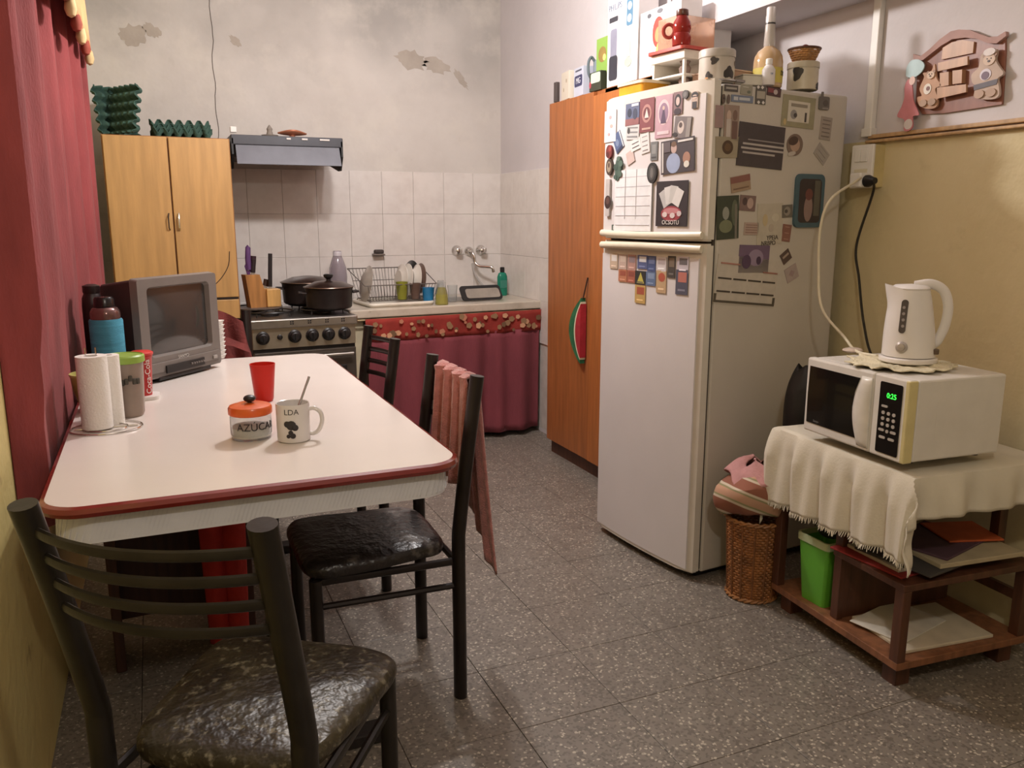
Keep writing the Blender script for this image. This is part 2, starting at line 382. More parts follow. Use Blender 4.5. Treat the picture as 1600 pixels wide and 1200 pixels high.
# red garment on far chair
b = B()
def gm(u, v):
    x = -.02+.38*u; f = .014*math.sin(u*24+v*2)+.01*math.sin(u*11+1)
    if v < .5: y = 3.705; z = .40+v*2*(.50-.07*(2*u-1)**2)
    else: y = 3.84; z = .40+(1-v)*2*(.50-.07*(2*u-1)**2)
    y = 3.77+(v-.5)*.13 if abs(v-.5) < .12 else y
    zz = z+.02*math.cos((v-.5)*6)
    return Vector((x+.02*math.sin(v*9), y+f*.8, zz))
b.grid(36, 36, gm)
tag(b.obj('red_garment', M((112, 42, 38), .95, var=.25, scale=12, bump=.4, bscale=90), solid=.006), 'dark red garment draped over a chair beside the stove', 'clothes')

# stool + red cloth below the table
st = T('low_stool', 'dark wooden stool standing under the table', 'stool', (.0, 2.60, 0), 4)
B().box((0, 0, .43), (.42, .28, .03), bev=.004).obj('seat', DARKWOOD, st)
for sx in (-1, 1): B().box((sx*.185, 0, .2075), (.028, .25, .415), bev=.004).obj('side_panel', DARKWOOD, st)
B().box((0, .11, .21), (.342, .02, .30)).obj('back_panel', DARKWOOD, st)
b = B()
def rc(u, v):
    x = .06+.13*u; lobes = .022*abs(math.sin(u*PI*2))
    if v < .3: return Vector((x, 2.60-.15*v/.3, .449+lobes*.4))
    return Vector((x+.03*(v-.3)*(u-.5)*-1, 2.448-lobes-.004, .449-(v-.3)/.7*.40))
b.grid(32, 30, rc)
tag(b.obj('red_cloth', M((196, 40, 32), .85, var=.2, bump=.3, bscale=60), solid=.005), 'bright red cloth hanging in two folds under the table', 'cloth')

# ================================================================= TELEVISION
tv = T('television', 'small grey tube television on the far left end of the table', 'television', (.055, 3.055, .76), 48)
GREY = M((112, 104, 98), .42, var=.06); DG = M((58, 46, 44), .5, var=.1)
# local: x right along screen, -y is the front
b = B()
fr = [(-.195, .012), (.195, .012), (.195, .345), (-.195, .345)]
def loop(b, hw, z0, z1, y, r=.012):
    return [b.bm.verts.new((x, y, z)) for x, z in [(p[0], p[1]) for p in rrect(hw*2, z1-z0, r, 4, 0, (z0+z1)/2)]]
L0 = loop(b, .192, .018, .345, .0); L1 = loop(b, .187, .024, .338, .05); L2 = loop(b, .175, .04, .325, .14); L3 = loop(b, .11, .07, .25, .24); L4 = loop(b, .09, .09, .22, .27)
for p, q in zip((L0, L1, L2, L3), (L1, L2, L3, L4)): b.bridge(p, q)
b._f(L4); b.obj('cabinet', DG, tv)
b = B()
o1 = loop(b, .196, .012, .349, .0, .01); o0 = loop(b, .192, .016, .345, -.026, .01); i0 = loop(b, .152, .085, .318, -.026, .016); i1 = loop(b, .145, .092, .311, -.008, .016)
b.bridge(o1, o0); b.bridge(o0, i0); b.bridge(i0, i1)
b.obj('bezel', GREY, tv)
b = B(); b.grid(16, 12, lambda u, v: Vector(((u-.5)*.296, -.010-.010*(1-(2*u-1)**2)*(1-(2*v-1)**2), .088+v*.226)))
b.obj('screen', M((58, 56, 54), .16, var=.05, coat=.6), tv)
B().box((0, -.028, .05), (.36, .006, .034), bev=.002).obj('front_strip', GREY, tv)
b = B(); b.box((-.005, -.034, .040), (.19, .006, .026), bev=.001); b.obj('control_flap', BLACK, tv)
for i in range(6): B().lathe([(.0035, 0), (.0035, .006)], (0, 0, 0), 10, m=Matrix.Translation((.02+i*.012, -.036, .042)) @ Matrix.Rotation(PI/2, 4, 'X')).obj('button', GREY, tv)
B().box((.15, -.034, .045), (.02, .006, .012), bev=.002).obj('power_button', M((150, 144, 138), .4), tv)
text('SANYO', .016, 'lettering', M((190, 184, 176), .4), tv, (-.005, -.0275, .072))
B().box((0, .10, .008), (.24, .22, .016), bev=.004).box((0, -.015, .012), (.26, .03, .012), bev=.003).obj('base', BLACK, tv)

# stack of papers behind TV right edge
ps = T('paper_roll_stack', 'white crinkled paper cups column behind the television right edge', 'paper cups', (.212, 3.37, .76))
for i in range(9): B().lathe([(.016, 0), (.022, .014), (.024, .016), (.020, .016)], (0, 0, .002+i*.0165), 16).obj('cup', WHITE, ps)

# ================================================================= TABLE-TOP THINGS
ZT = .7602
ph = T('paper_towel_holder', 'white paper towel roll on a wire holder at the table left edge', 'paper towel', (-.165, 2.335, ZT))
b = B()
for rr in (.044, .075): b.tube([(.02+rr*1.15*math.cos(a*PI/16), rr*math.sin(a*PI/16), .003) for a in range(32)], .0022, n=6, closed=True)
b.tube([(-.055, 0, .003), (.095, 0, .003)], .0022, n=6)
b.obj('wire_base', CHROME, ph)
for s in (-1, 1): B().tube([(s*.012, 0, .003), (s*.012, 0, .215)], .002, n=6).obj('wire_prong', CHROME, ph)
PAPER = M((228, 222, 214), .9, var=.03, bump=.3, bscale=180)
B().lathe([(.016, .006), (.037, .006), (.0375, .1), (.037, .194), (.016, .194), (.016, .006)], n=32, cap=False).obj('paper_roll', PAPER, ph)
p2 = tag(B().lathe([(.010, .0), (.026, .0), (.026, .185), (.010, .185), (.010, 0)], (-.128, 2.392, ZT), n=26, cap=False).obj('thin_paper_roll', PAPER), 'thinner white paper roll standing just behind the towel roll', 'paper towel')
tub = T('snack_tub', 'clear plastic tub with lime green lid beside the paper towels', 'container', (-.093, 2.475, ZT))
b = B(); b.lathe([(.036, 0), (.040, .01), (.047, .155), (.0455, .155), (.0385, .011), (.034, .003)], n=30, cap=False).obj('tub_wall', M((196, 176, 160), .25, trans=.55, var=.1), tub)
B().lathe([(.0, .004), (.0375, .004), (.0425, .095), (.036, .103), (.0, .10)], n=26, cap=False).obj('contents', M((178, 128, 104), .9, var=.3, scale=40, bump=.6), tub, label='beige crumbly contents')
B().lathe([(.048, .150), (.051, .152), (.051, .168), (.047, .172), (.044, .169), (0, .168)], n=30, cap=False).obj('lid', M((140, 176, 62), .4), tub, label='lime green lid')
b = B()
for i in range(7):
    a = -2.2+i*.22; b.box((.0463*math.cos(a), .0463*math.sin(a), .105+.006*math.sin(i*2)), (.006, .010, .016), rot=Matrix.Rotation(a, 3, 'Z'), bev=.002)
b.obj('printed_band', M((66, 62, 52), .5), tub)
bw = tag(B().lathe([(.02, 0), (.035, .006), (.052, .06), (.056, .10), (.058, .102), (.058, .108), (.053, .108), (.049, .06), (.03, .01), (0, .008)], (-.185, 2.59, ZT), n=28, cap=False).obj('plastic_bowl', M((186, 180, 96), .4, var=.1)),
         'pale green yellow plastic bowl behind the paper towel roll', 'bowl')
th = T('thermos_flask', 'black and glass thermos in a turquoise cloth sleeve by the television', 'thermos', (-.150, 2.86, ZT))
B().lathe([(.046, 0), (.049, .004), (.049, .225), (.046, .23)], n=28).obj('sleeve', M((56, 140, 168), .9, var=.18, scale=8, bump=.4, stretch=(1, 1, 14)), th, label='turquoise knitted sleeve')
B().lathe([(.043, .23), (.044, .245), (.043, .252), (.037, .264), (.029, .268)], n=28).obj('shoulder', M((120, 88, 84), .12, .6), th)
B().lathe([(.028, .266), (.031, .270), (.030, .292), (.026, .298), (0, .299)], n=24, cap=False).obj('cap', M((24, 18, 20), .25), th)
th2 = tag(B().lathe([(.030, 0), (.032, .01), (.032, .26), (.030, .285), (.024, .30), (.026, .305), (.026, .325), (.012, .33)], (-.190, 2.985, ZT), n=26).obj('dark_bottle', M((38, 22, 22), .4)), 'very dark flask standing between curtain and television', 'bottle')
cc = T('cola_cup', 'red cola cup with white lettering standing on a small tray', 'cup', (-.055, 2.70, ZT))
B().lathe([(.022, .010), (.029, .125), (.031, .128), (.031, .133), (.027, .133), (.020, .014)], n=26).obj('cup_wall', M((196, 28, 24), .3), cc)
B().lathe([(.0, .134), (.033, .134), (.034, .141), (.026, .146), (0, .147)], n=26, cap=False).obj('lid', M((212, 44, 34), .35), cc)
text('Coca-Cola', .024, 'lettering', WHITE, cc, (.0285*math.sin(.55), -.0285*math.cos(.55), .07), (0, -PI/2, .6), ext=.0006)
tag(B().prism(rrect(.085, .085, .02, 5), 0, .012, Matrix.Translation((-.055, 2.70, ZT-.001))).obj('cup_tray', WHITE), 'small white square tray under the red cola cup', 'tray')
tag(B().lathe([(0, .004), (.024, .0), (.0275, .006), (.0372, .113), (.0355, .113), (.026, .010), (0, .009)], (.275, 2.52, ZT), n=32, cap=False).obj('drinking_cup', M((232, 40, 26), .3, trans=.25, var=.04)),
    'bright red empty plastic cup in the middle of the table', 'cup')
sj = T('sugar_jar', 'glass sugar jar with orange lid on the table beside the mug', 'jar', (.193, 2.095, ZT))
B().lathe([(.044, 0), (.0485, .004), (.050, .014), (.050, .058), (.047, .066), (.045, .066), (.0475, .056), (.0475, .014), (.044, .006), (0, .005)], n=36, cap=False).obj('jar_glass', GLASS, sj)
B().lathe([(0, .0055), (.0465, .007), (.0468, .030), (0, .032)], n=30, cap=False).obj('sugar', M((240, 234, 224), .9, bump=.4, bscale=300), sj)
B().lathe([(.051, .062), (.053, .064), (.053, .078), (.050, .083), (.034, .088), (0, .090)], n=36, cap=False).obj('lid', M((232, 92, 24), .3, coat=.3), sj, label='glossy orange lid')
B().ball((0, 0, .100), .012, 10, sx=1.25, sy=1.25, sz=.75).lathe([(.006, .086), (.005, .096)], n=12).obj('lid_knob', BLACK, sj)
text('AZÚCAR', .026, 'lettering', M((30, 24, 22), .5), sj, (0, 0, .036), (0, 0, rad(13)), wrap=.0503)
mg = T('coffee_mug', 'white ceramic mug with dark print holding a spoon', 'mug', (.287, 2.03, ZT))
B().lathe([(.036, 0), (.040, .003), (.0405, .092), (.0395, .095), (.0375, .094), (.037, .008), (0, .007)], n=36, cap=False).obj('mug_body', M((214, 208, 206), .18, var=.02), mg)
hp = [(.038+.0, 0, .078), (.052, -.0, .080), (.066, 0, .070), (.070, 0, .048), (.062, 0, .026), (.048, 0, .016), (.038, 0, .018)]
B().tube(smoothpath(hp, 5), .0055, n=10, sx=1.2).obj('handle', M((214, 208, 206), .18, var=.02), mg, rot=(0, 0, rad(-18)))
text('LDA', .019, 'lettering', M((60, 54, 54), .5), mg, (0, 0, .078), (0, 0, rad(-14)), wrap=.0406, ext=.0004)
b = B()   # generic dark blot print
for (dx, dz, rr) in ((.003, .046, .012), (.012, .040, .008), (-.007, .049, .008), (.001, .028, .006), (.006, .020, .007), (-.005, .019, .005)):
    a = rad(-20)+dx/.0406
    b.lathe([(rr, 0), (rr*.9, .0006)], n=12, m=Matrix.Translation((.0405*math.sin(a), -.0405*math.cos(a), dz)) @ Matrix.Rotation(a, 4, 'Z') @ Matrix.Rotation(PI/2, 4, 'X'))
b.obj('printed_motif', M((44, 38, 40), .5), mg)
spn = T('teaspoon', 'steel teaspoon leaning out of the white mug', 'spoon', (.285, 2.03, ZT+.012))
B().tube([(-.012, -.004, .004), (.024, .006, .085), (.045, .012, .135), (.0475, .013, .142)], .0018, n=8, sx=1.7).obj('spoon_handle', CHROME, spn)
B().ball((-.014, -.004, .004), .010, 8, sx=.7, sy=1, sz=.5).obj('spoon_bowl', CHROME, spn)

# ================================================================= LEFT CURTAIN
CUR = M((142, 54, 54), .95, var=.25, scale=9, bump=.3, bscale=160, sheen=.05, stretch=(1, 1, .35))
cur = T('window_curtain', 'long dark red curtain hanging along the left wall beside the table', 'curtain', (-.28, 1.9, .02))
b = B()
def cf(u, v):
    y = .14+1.89*u; Y = y+1.9
    base = -.262+(.012 if Y < 3.4 else .012+min(1, (Y-3.4)/.35)*.055)
    f = .024*math.sin(u*52+.7*math.sin(v*2.2+u*5))+.010*math.sin(u*23+1+v)+.007*math.sin(u*97)
    amp = .55+.45*v
    x = base+f*amp*(1 if Y > 3.38 or v > .2 else .55)
    if v < .14: x = min(x, -.245)
    k_ = max(0, 1-(Y-2.04)/.05); x = x*(1-k_)+(-.306)*k_
    return Vector((x+.28-.012, y, .58+v*2.04))
b.grid(230, 26, cf); b.obj('curtain_cloth', CUR, cur, solid=.004)
B().tube([(-.0, -.1, 2.64), (-.0, 2.15, 2.64)], .012, n=10).obj('curtain_rod', M((120, 84, 50), .4), cur)
va = T('curtain_valance', 'cream and orange scalloped valance with tassels at the curtain top', 'valance', (-.19, 1.9, 1.93))
b = B()
def vf(u, v):
    y = 1.97*u; sc = abs(math.sin(u*PI*9)); z0 = .03*(1-sc)
    return Vector((.012*math.sin(u*60)+.018*(1-v), y, z0+(v*(.62-z0))))
b.grid(200, 8, vf); b.obj('valance_cloth', M((222, 160, 104), .8, var=.3, scale=6), va, solid=.003)
for i in range(10):
    B().lathe([(.004, .02), (.014, .008), (.018, -.02), (.012, -.038), (.002, -.044)], (.02, .0+1.97*(i/9)*1.0 if i else .01, .01), 10).obj('tassel', M((206, 176, 120) if i % 2 else (150, 60, 40), .8), va)

# ================================================================= TALL CABINET (left)
cb = T('tall_cabinet', 'tall light wood two door cabinet standing against the back wall', 'cabinet', (.11, 4.52, 0), 1.5)
B().box((0, .26, .845), (.585, .5, 1.69), bev=.003).obj('carcass', M((150, 98, 46), .5, var=.2), cb)
for s in (-1, 1):
    d = B().box((s*.145, 0, 1.29), (.283, .018, .79), bev=.003).obj('door', PINE, cb)
    d2 = B().box((s*.145, 0, .49), (.283, .018, .785), bev=.003).obj('door', PINE, cb)
    B().tube([(s*.02 + (0.006 if s > 0 else -.0), -.012, 1.24), (s*.024, -.026, 1.25), (s*.024, -.028, 1.30), (s*.02+(.006 if s > 0 else 0), -.012, 1.32)], .0045 if s > 0 else .003, n=8).obj('handle', CHROME if s > 0 else DARKBROWN, d)
B().box((0, .0, .89), (.57, .012, .008)).obj('dark_gap', DARKBROWN, cb)
B().tube(smoothpath([(.255, -.0095, 1.13), (.245, -.0095, 1.06), (.21, -.0095, 1.0), (.165, -.0095, .955), (.13, -.0095, .925)]), .0022, n=5).obj('edge_crack', DARKBROWN, cb, label='dark curved scratch in the veneer')
# egg trays on top
EGG = M((58, 92, 80), .9, var=.25, scale=20, bump=.3)
def egg_tray(nx, ny):
    b = B(); P_ = .047; res = 7
    def f(u, v):
        x, y = u*nx, v*ny
        fx, fy = (x % 1)-.5, (y % 1)-.5
        z = .026*math.cos(2*PI*x)*.5+.026*math.cos(2*PI*y)*.5
        z = max(-.022, min(.024, z*1.4))
        return Vector(((x-nx/2)*P_, (y-ny/2)*P_, z+.024))
    b.grid(nx*res, ny*res, f); return b
e1 = tag(egg_tray(5, 5).obj('egg_tray', EGG, loc=(-.135, 4.87, 1.824), rot=(rad(82), 0, rad(40)), solid=.003), 'green moulded egg tray standing upright on the cabinet beside the curtain', 'egg tray', 'green egg trays')
e2_ = tag(egg_tray(5, 5).obj('egg_tray', EGG, loc=(-.05, 4.74, 1.82), rot=(rad(80), 0, rad(-58)), solid=.003), 'green egg tray leaning upright in front, turned towards the hood', 'egg tray', 'green egg trays')
for i in range(3):
    tag(egg_tray(6, 5).obj('egg_tray', EGG, loc=(.185, 4.76, 1.694+.019*i), rot=(0, 0, rad(3-4*i)), solid=.003),
        ['lowest green egg tray lying flat on the tall cabinet', 'middle green egg tray of the flat pile on the cabinet', 'topmost green egg tray of the flat pile on the cabinet'][i], 'egg tray', 'green egg trays')

# ================================================================= HOOD
hd = T('range_hood', 'dark grey slim extractor hood above the stove', 'hood', (.702, 4.6, 1.54))
HG = M((60, 60, 66), .4, .3, var=.1)
B().box((0, .25, .153), (.575, .5, .05), bev=.004).obj('hood_body', HG, hd)
b = B(); m = Matrix.Translation((0, .008, .128)) @ Matrix.Rotation(rad(-26), 4, 'X')
b.box(m @ Vector((0, 0, -.055)), (.535, .006, .11), rot=m.to_3x3(), bev=.002); b.obj('visor', M((104, 106, 114), .45, .2, var=.08), hd, label='lighter smoked flap')
for s in (-1, 1): B().prism([(0, .18), (0, .10), (.055, .03), (.10, .03), (.5, .10), (.5, .18)], -.005, .005, Matrix.Translation((s*.2815, 0, -.02)) @ Matrix(((0, 0, 1, 0), (1, 0, 0, 0), (0, 1, 0, 0), (0, 0, 0, 1)))).obj('side_bracket', BLACK, hd)
B().box((0, .3, .10), (.55, .4, .06), bev=.003).obj('filter_box', M((96, 88, 86), .5, .3), hd)
for i, (x, w_) in enumerate(((.002, .022), (.085, .03), (.19, .052))): B().box((x, -.002, .165), (w_, .005, .009), bev=.001).obj('switch', M((196, 190, 184), .4), hd)
tag(B().box((.44, 4.72, 1.752), (.032, .03, .03), bev=.004).obj('wall_plug', WHITE), 'small white wall plug above the hood left end', 'plug')
tag(B().lathe([(0, 0), (.04, .002), (.044, .008), (.018, .012), (.013, .028), (.016, .04), (.008, .052), (.003, .06)], (.62, 4.68, 1.719), 16).obj('dusty_ornament', M((128, 118, 108), .8)), 'small dusty grey ornament with a stem on top of the hood', 'ornament')
lf = T('copper_dish', 'copper coloured leaf shaped dish on top of the hood', 'dish', (.735, 4.67, 1.719))
b = B(); b.grid(24, 8, lambda u, v: Vector(((u-.5)*.15, (v-.5)*.075*math.sin(PI*max(.02, min(.98, u))), .016+.02*(2*v-1)**2*math.sin(PI*u)+.008*abs(2*u-1)**2-.006*(1-(2*v-1)**2)))); b.obj('dish_leaf', M((176, 108, 78), .4, .5), lf, solid=.004)
B().lathe([(.02, 0), (.012, .012)], n=12).obj('foot', M((150, 92, 66), .5, .4), lf)

# ================================================================= STOVE
sv = T('gas_stove', 'stainless gas stove with black knobs next to the sink counter', 'stove', (.690, 4.30, 0), 4.5)
B().box((0, .29, .39), (.535, .56, .74), bev=.004).obj('stove_body', M((40, 34, 32), .5), sv, label='dark side panels')
B().box((0, .29, .787), (.545, .58, .024), bev=.004).obj('cooktop', M((74, 68, 64), .35, .6), sv)
B().box((0, -.012, .775), (.55, .03, .045), bev=.006).obj('front_rail', STEEL, sv, label='brushed steel rail with burner marks')
b = B()
for x in (-.07, .02, .11, .195):
    for dx, dz in ((-.0055, .0055), (.0055, .0055), (-.0055, -.0055), (.0055, -.0055)): b.box((x+dx, -.028, .777+dz), (.0075, .002, .0075), bev=.001)
b.obj('burner_marks', BLACK, sv)
B().box((0, -.003, .70), (.53, .012, .105), bev=.002).obj('control_panel', M((176, 164, 142), .3, .8, var=.1), sv)
for x in (-.215, -.055, .035, .12, .205):
    k_ = B().lathe([(.033, 0), (.034, .006), (.026, .012), (.023, .026), (.018, .03)], n=22, m=Matrix.Translation((x, -.009, .705)) @ Matrix.Rotation(PI/2, 4, 'X')).obj('knob', BLACK, sv)
    B().box((x, -.038, .700), (.009, .012, .044), bev=.003).obj('grip', BLACK, k_)
B().lathe([(.014, 0), (.013, .008), (.01, .010)], n=16, m=Matrix.Translation((-.13, -.009, .705)) @ Matrix.Rotation(PI/2, 4, 'X')).obj('ignition_button', BLACK, sv)
od = B().box((0, -.006, .40), (.525, .025, .46), bev=.004).obj('oven_door', M((90, 82, 74), .3, .6), sv)
B().box((0, -.02, .40), (.42, .008, .28), bev=.004).obj('door_glass', BLACK, od)
B().tube([(-.24, -.045, .60), (.24, -.045, .60)], .009, n=10).obj('handle', STEEL, od)
B().box((.02, -.0, .61), (.30, .03, .03), bev=.002).obj('door_band', WHITE, sv)
for x in (-.14, .14):
    for y in (.15, .42):
        b = B(); b.lathe([(.045, .80), (.045, .808), (.03, .815), (0, .815)], (x, y, 0), 18)
        b.obj('burner', BLACK, sv)
        b = B()
        for a in range(4):
            c_, s_ = math.cos(a*PI/2+.785), math.sin(a*PI/2+.785); b.tube([(x+.03*c_, y+.03*s_, .824), (x+.115*c_, y+.115*s_, .824), (x+.12*c_, y+.12*s_, .80)], .004, n=6)
        b.tube([(x+.118*math.cos(a*PI/12), y+.118*math.sin(a*PI/12), .823) for a in range(24)], .004, n=6, closed=True)
        b.obj('grate', BLACK, sv)
def pot(name, label, x, y, z, r, h, knob=True, handles=True):
    t = T(name, label, 'pot', (x, y, z)); PM = M((40, 32, 30), .45, .2, var=.3, scale=30)
    B().lathe([(r*.9, 0), (r*.96, .008), (r, h-.01), (r*1.03, h), (r*.99, h), (r*.93, .012), (0, .01)], n=36, cap=False).obj('pot_body', PM, t)
    l = B().lathe([(r*1.04, h), (r*1.05, h+.005), (r*.97, h+.010), (r*.6, h+.030), (r*.2, h+.037), (0, h+.038)], n=36, cap=False).obj('lid', M((58, 40, 34), .25, .5, var=.2), t)
    B().tube([(r*1.045*math.cos(a*PI/18), r*1.045*math.sin(a*PI/18), h+.004) for a in range(36)], .003, n=6, closed=True).obj('lid_rim', M((120, 98, 84), .3, .8), l)
    if knob: B().lathe([(.012, h+.035), (.012, h+.045), (.024, h+.055), (.026, h+.066), (.02, h+.070)], n=18).obj('lid_knob', BLACK, l)
    for s in (-1, 1):
        B().tube([(s*r*.98, -.03, h*.75), (s*(r+.028), -.022, h*.78), (s*(r+.028), .022, h*.78), (s*r*.98, .03, h*.75)], .006, n=8).obj('handle', PM, t)
    return t
pot('cooking_pot', 'large black lidded pot with knob, front right on the stove', .845, 4.42, .829, .124, .108)
pot('cooking_pot', 'wider dark pot partly behind the knobbed pot on the stove', .785, 4.72, .829, .140, .115, knob=False)
kb = T('knife_block', 'light wooden knife block holding knives at the left of the stove', 'knife block', (.505, 4.60, .829), 10)
KBW = wood((176, 118, 58))
b = B(); b.prism([(-.055, 0), (.065, 0), (.065, .08), (.02, .10), (.0, .175), (-.075, .175)], -.04, .04, Matrix(((1, 0, 0, 0), (0, 0, 1, 0), (0, 1, 0, 0), (0, 0, 0, 1)))); b.obj('wooden_block', KBW, kb)
B().box((.065, -.02, .05), (.075, .08, .095), bev=.004).obj('front_holder', wood((200, 150, 80)), kb, label='lighter front holder')
tag(B().lathe([(.115, 0), (.12, .004), (.12, .009), (.112, .010)], (.505, 4.60, .8205), 30).obj('round_mat', M((104, 92, 86), .5, .4)), 'round grey metal plate under the knife block', 'plate')
for i, (x, y, z, hgt, r_, c, lb) in enumerate(((-.05, -.01, .176, .15, .017, (92, 56, 110), 'purple handled scissors sticking out of the knife block top'),
        (-.02, .015, .176, .10, .014, (52, 22, 36), 'maroon handled knife in the knife block beside the scissors'), (-.03, -.022, .176, .085, .012, (34, 20, 26), 'short dark knife handle in the knife block'),
        (.06, -.015, .098, .19, .011, (30, 26, 28), 'long black handled knife in the front holder of the block'), (.045, .02, .10, .05, .016, (50, 28, 20), 'small brown handled knife in the front holder'))):
    R_ = Matrix.Rotation(rad(10), 3, 'Z'); p = R_ @ Vector((x, y, 0)); k_ = T('scissors' if i == 0 else 'kitchen_knife', lb, 'scissors' if i == 0 else 'knife', (.505+p.x, 4.60+p.y, .829+z-.005))
    if i == 0:
        B().tube([(.0, 0, .0), (-.012, 0, .05), (.0, 0, .075), (.014, 0, .05), (.0, 0, .0)], .006, n=8).obj('handle', M(c, .4), k_)
        B().tube([(.004, 0, .03), (.002, 0, .09), (.006, 0, .145), (.012, 0, .150)], .015, n=12, r1=.013).obj('handle_grip', M(c, .4), k_)
    else:
        B().tube([(0, 0, .015), (.004, 0, hgt*.5), (.010, 0, hgt)], r_, n=10, sy=.6).obj('handle', M(c, .4), k_)
    B().box((0, 0, -.02), (.018, .0025, .08), bev=.001).obj('blade', STEEL, k_)

# ================================================================= SINK COUNTER
CT = T('sink_counter', 'pale stone sink counter slab along the back wall', 'counter', (1.54, 4.46, 0), 4.5)
STONE = layered((196, 184, 166), [((168, 154, 134), 8, .5, .7, 'n', .6), ((150, 138, 122), 60, .62, .7, 'n', .5)], rough=.3, bump=.05)
B().box((0.02, .33, .79), (1.20, .66, .032), bev=.006).box((-.0, -.006, .787), (1.2, .02, .046), bev=.006).obj('slab', STONE, CT)
B().box((-.555, .3, .385), (.09, .55, .77), bev=.003).obj('side_support', M((206, 192, 158), .6), CT, label='cream painted side support')
B().tube([(-.60, -.018, .755), (.565, -.018, .755)], .005, n=8).obj('curtain_wire', M((180, 160, 120), .4, .6), CT)
sk = B(); sk.mi(0)
sk.prism(rrect(.36, .26, .04, 5, .22, .33), .8065, .8085); sk.obj('sink_rim', STEEL, CT)
B().prism(rrect(.31, .21, .04, 5, .22, .33), .8085, .8092).obj('sink_bowl', M((90, 86, 82), .3, .8), CT)
MAR = M((132, 54, 64), .92, var=.15, scale=10, bump=.3, bscale=120, stretch=(1, 1, .3))
sc = T('sink_curtain', 'maroon curtain with floral top strip hanging under the sink counter', 'curtain', (1.54, 4.46, 0), 4.5)
def fold(u): return .016*math.sin(u*40+.8*math.sin(u*9))+.010*math.sin(u*19+1.3)
b = B(); b.grid(170, 14, lambda u, v: Vector((-.505+1.075*u, -.030+fold(u)*(1.15-.5*v), .035+.615*v))); b.obj('curtain_cloth', MAR, sc, solid=.003)
VRED = M((150, 40, 30), .9, var=.15, bump=.2)
b = B(); b.grid(170, 5, lambda u, v: Vector((-.515+1.095*u, -.032+fold(u)*(.62-.3*v), .635+.035*(1-u)*0+.125*v))); b.obj('floral_strip', VRED, sc, solid=.003, label='brick red strip printed with pale flowers')
random.seed(11)
FC = [M((206, 150, 110), .9), M((150, 112, 76), .9), M((190, 120, 90), .9), M((116, 84, 56), .9)]
fp_ = [B().prism([(.014*(1+.08*math.cos(5*2*PI*j/20))*math.cos(2*PI*j/20), .014*(1+.08*math.cos(5*2*PI*j/20))*math.sin(2*PI*j/20)) for j in range(20)], 0, .001, XZ).obj('printed_flower', FC[k], sc, (0, 0, -1), smooth=False) for k in range(4)]
for i in range(52):
    u = (i+random.random())/52; z = .648+random.random()*.10; k = random.choice((0, 0, 1, 2, 3, 1)); o = fp_[k]
    if o.location.z > -.5: o = o.copy(); COL.objects.link(o); o.parent = sc
    q = random.uniform(.7, 1.5); o.scale = (q*random.uniform(.7, 1), 1, q*random.uniform(.7, 1)); o.location = (-.505+1.07*u, -.0365+fold(u)*.45-.010, z)

# things on the counter
ZK = .8065
DR = T('dish_rack', 'grey wire dish rack on a cream drip tray', 'dish rack', (1.29, 4.69, ZK), 4.5)
B().prism(rrect(.38, .34, .03, 4, -.02, .02), 0, .004).prism(rrect(.38, .34, .03, 4, -.02, .02), .004, .006).obj('drip_tray', M((214, 206, 190), .4), DR, label='cream drip tray')
b = B(); tr_ = rrect(.38, .34, .03, 4, -.02, .02); b.tube([(x, y, .014) for x, y in tr_], .010, n=8, closed=True, flat=(0, 0, 1)); b.obj('tray_rim', M((216, 208, 192), .4), DR)
WIRE = M((104, 96, 90), .4, .7)
b = B()
def wr_(pts, r=.0028, closed=False): b.tube(pts, r, n=5, closed=closed)
wr_([(-.22, -.10, .20), (.20, -.10, .20-.08), (.20, .17, .20), (-.22, .17, .20)][:0] or [(-.23, -.12, .12), (.20, -.12, .12), (.22, .17, .20), (-.24, .17, .20)], .0032, True)
wr_([(-.19, -.09, .03), (.19, -.09, .03), (.19, .14, .03), (-.19, .14, .03)], .0028, True)
for i in range(24):
    x = -.19+.38*i/23; wr_([(x*1.12, -.12, .12), (x, -.09, .03), (x, .14, .03), (x*1.2, .17, .20)], .0017)
wr_([(-.215, .155, .13), (.205, .155, .13)], .0022)
for x in (-.19, .19):
    wr_([(x, -.09, .03), (x*1.1, -.11, .0)], .003); wr_([(x, .14, .03), (x*1.1, .15, .0)], .003)
b.obj('wire_frame', WIRE, DR)
def dish(name, label, x, y, z, r, rx, rz, c, cat='plate', deep=.02):
    return tag(B().lathe([(0, 0), (r*.6, .0), (r*.75, deep*.6), (r, deep), (r, deep+.003), (r*.72, deep*.7+.004), (r*.58, .004), (0, .004)], n=30, cap=False).obj(name, c, loc=(x, y, z), rot=(0, rad(90+rx), rad(rz))), label, cat)
PW = M((206, 198, 186), .2, var=.03)
dish('plate', 'large pale plate standing at the left end of the dish rack', 1.085, 4.66, ZK+.125, .108, 12, 2, M((186, 176, 164), .2, trans=.3))
dish('plate', 'white plate in the rack nearest the green cup', 1.30, 4.70, ZK+.135, .098, 8, 6, PW)
dish('plate', 'white plate second in the rack right half', 1.335, 4.71, ZK+.135, .10, 9, 4, PW)
dish('bowl', 'white deep plate standing at the rack right half', 1.385, 4.72, ZK+.135, .095, 8, 2, PW, 'bowl', .03)
dish('pan', 'small black frying pan standing behind the plates', 1.395, 4.84, ZK+.155, .09, 6, 14, BLACK, 'pan', .03)
dish('wooden_bowl', 'brown dish standing at the right end of the rack', 1.435, 4.76, ZK+.14, .09, 5, 4, M((110, 84, 72), .4), 'dish', .02)
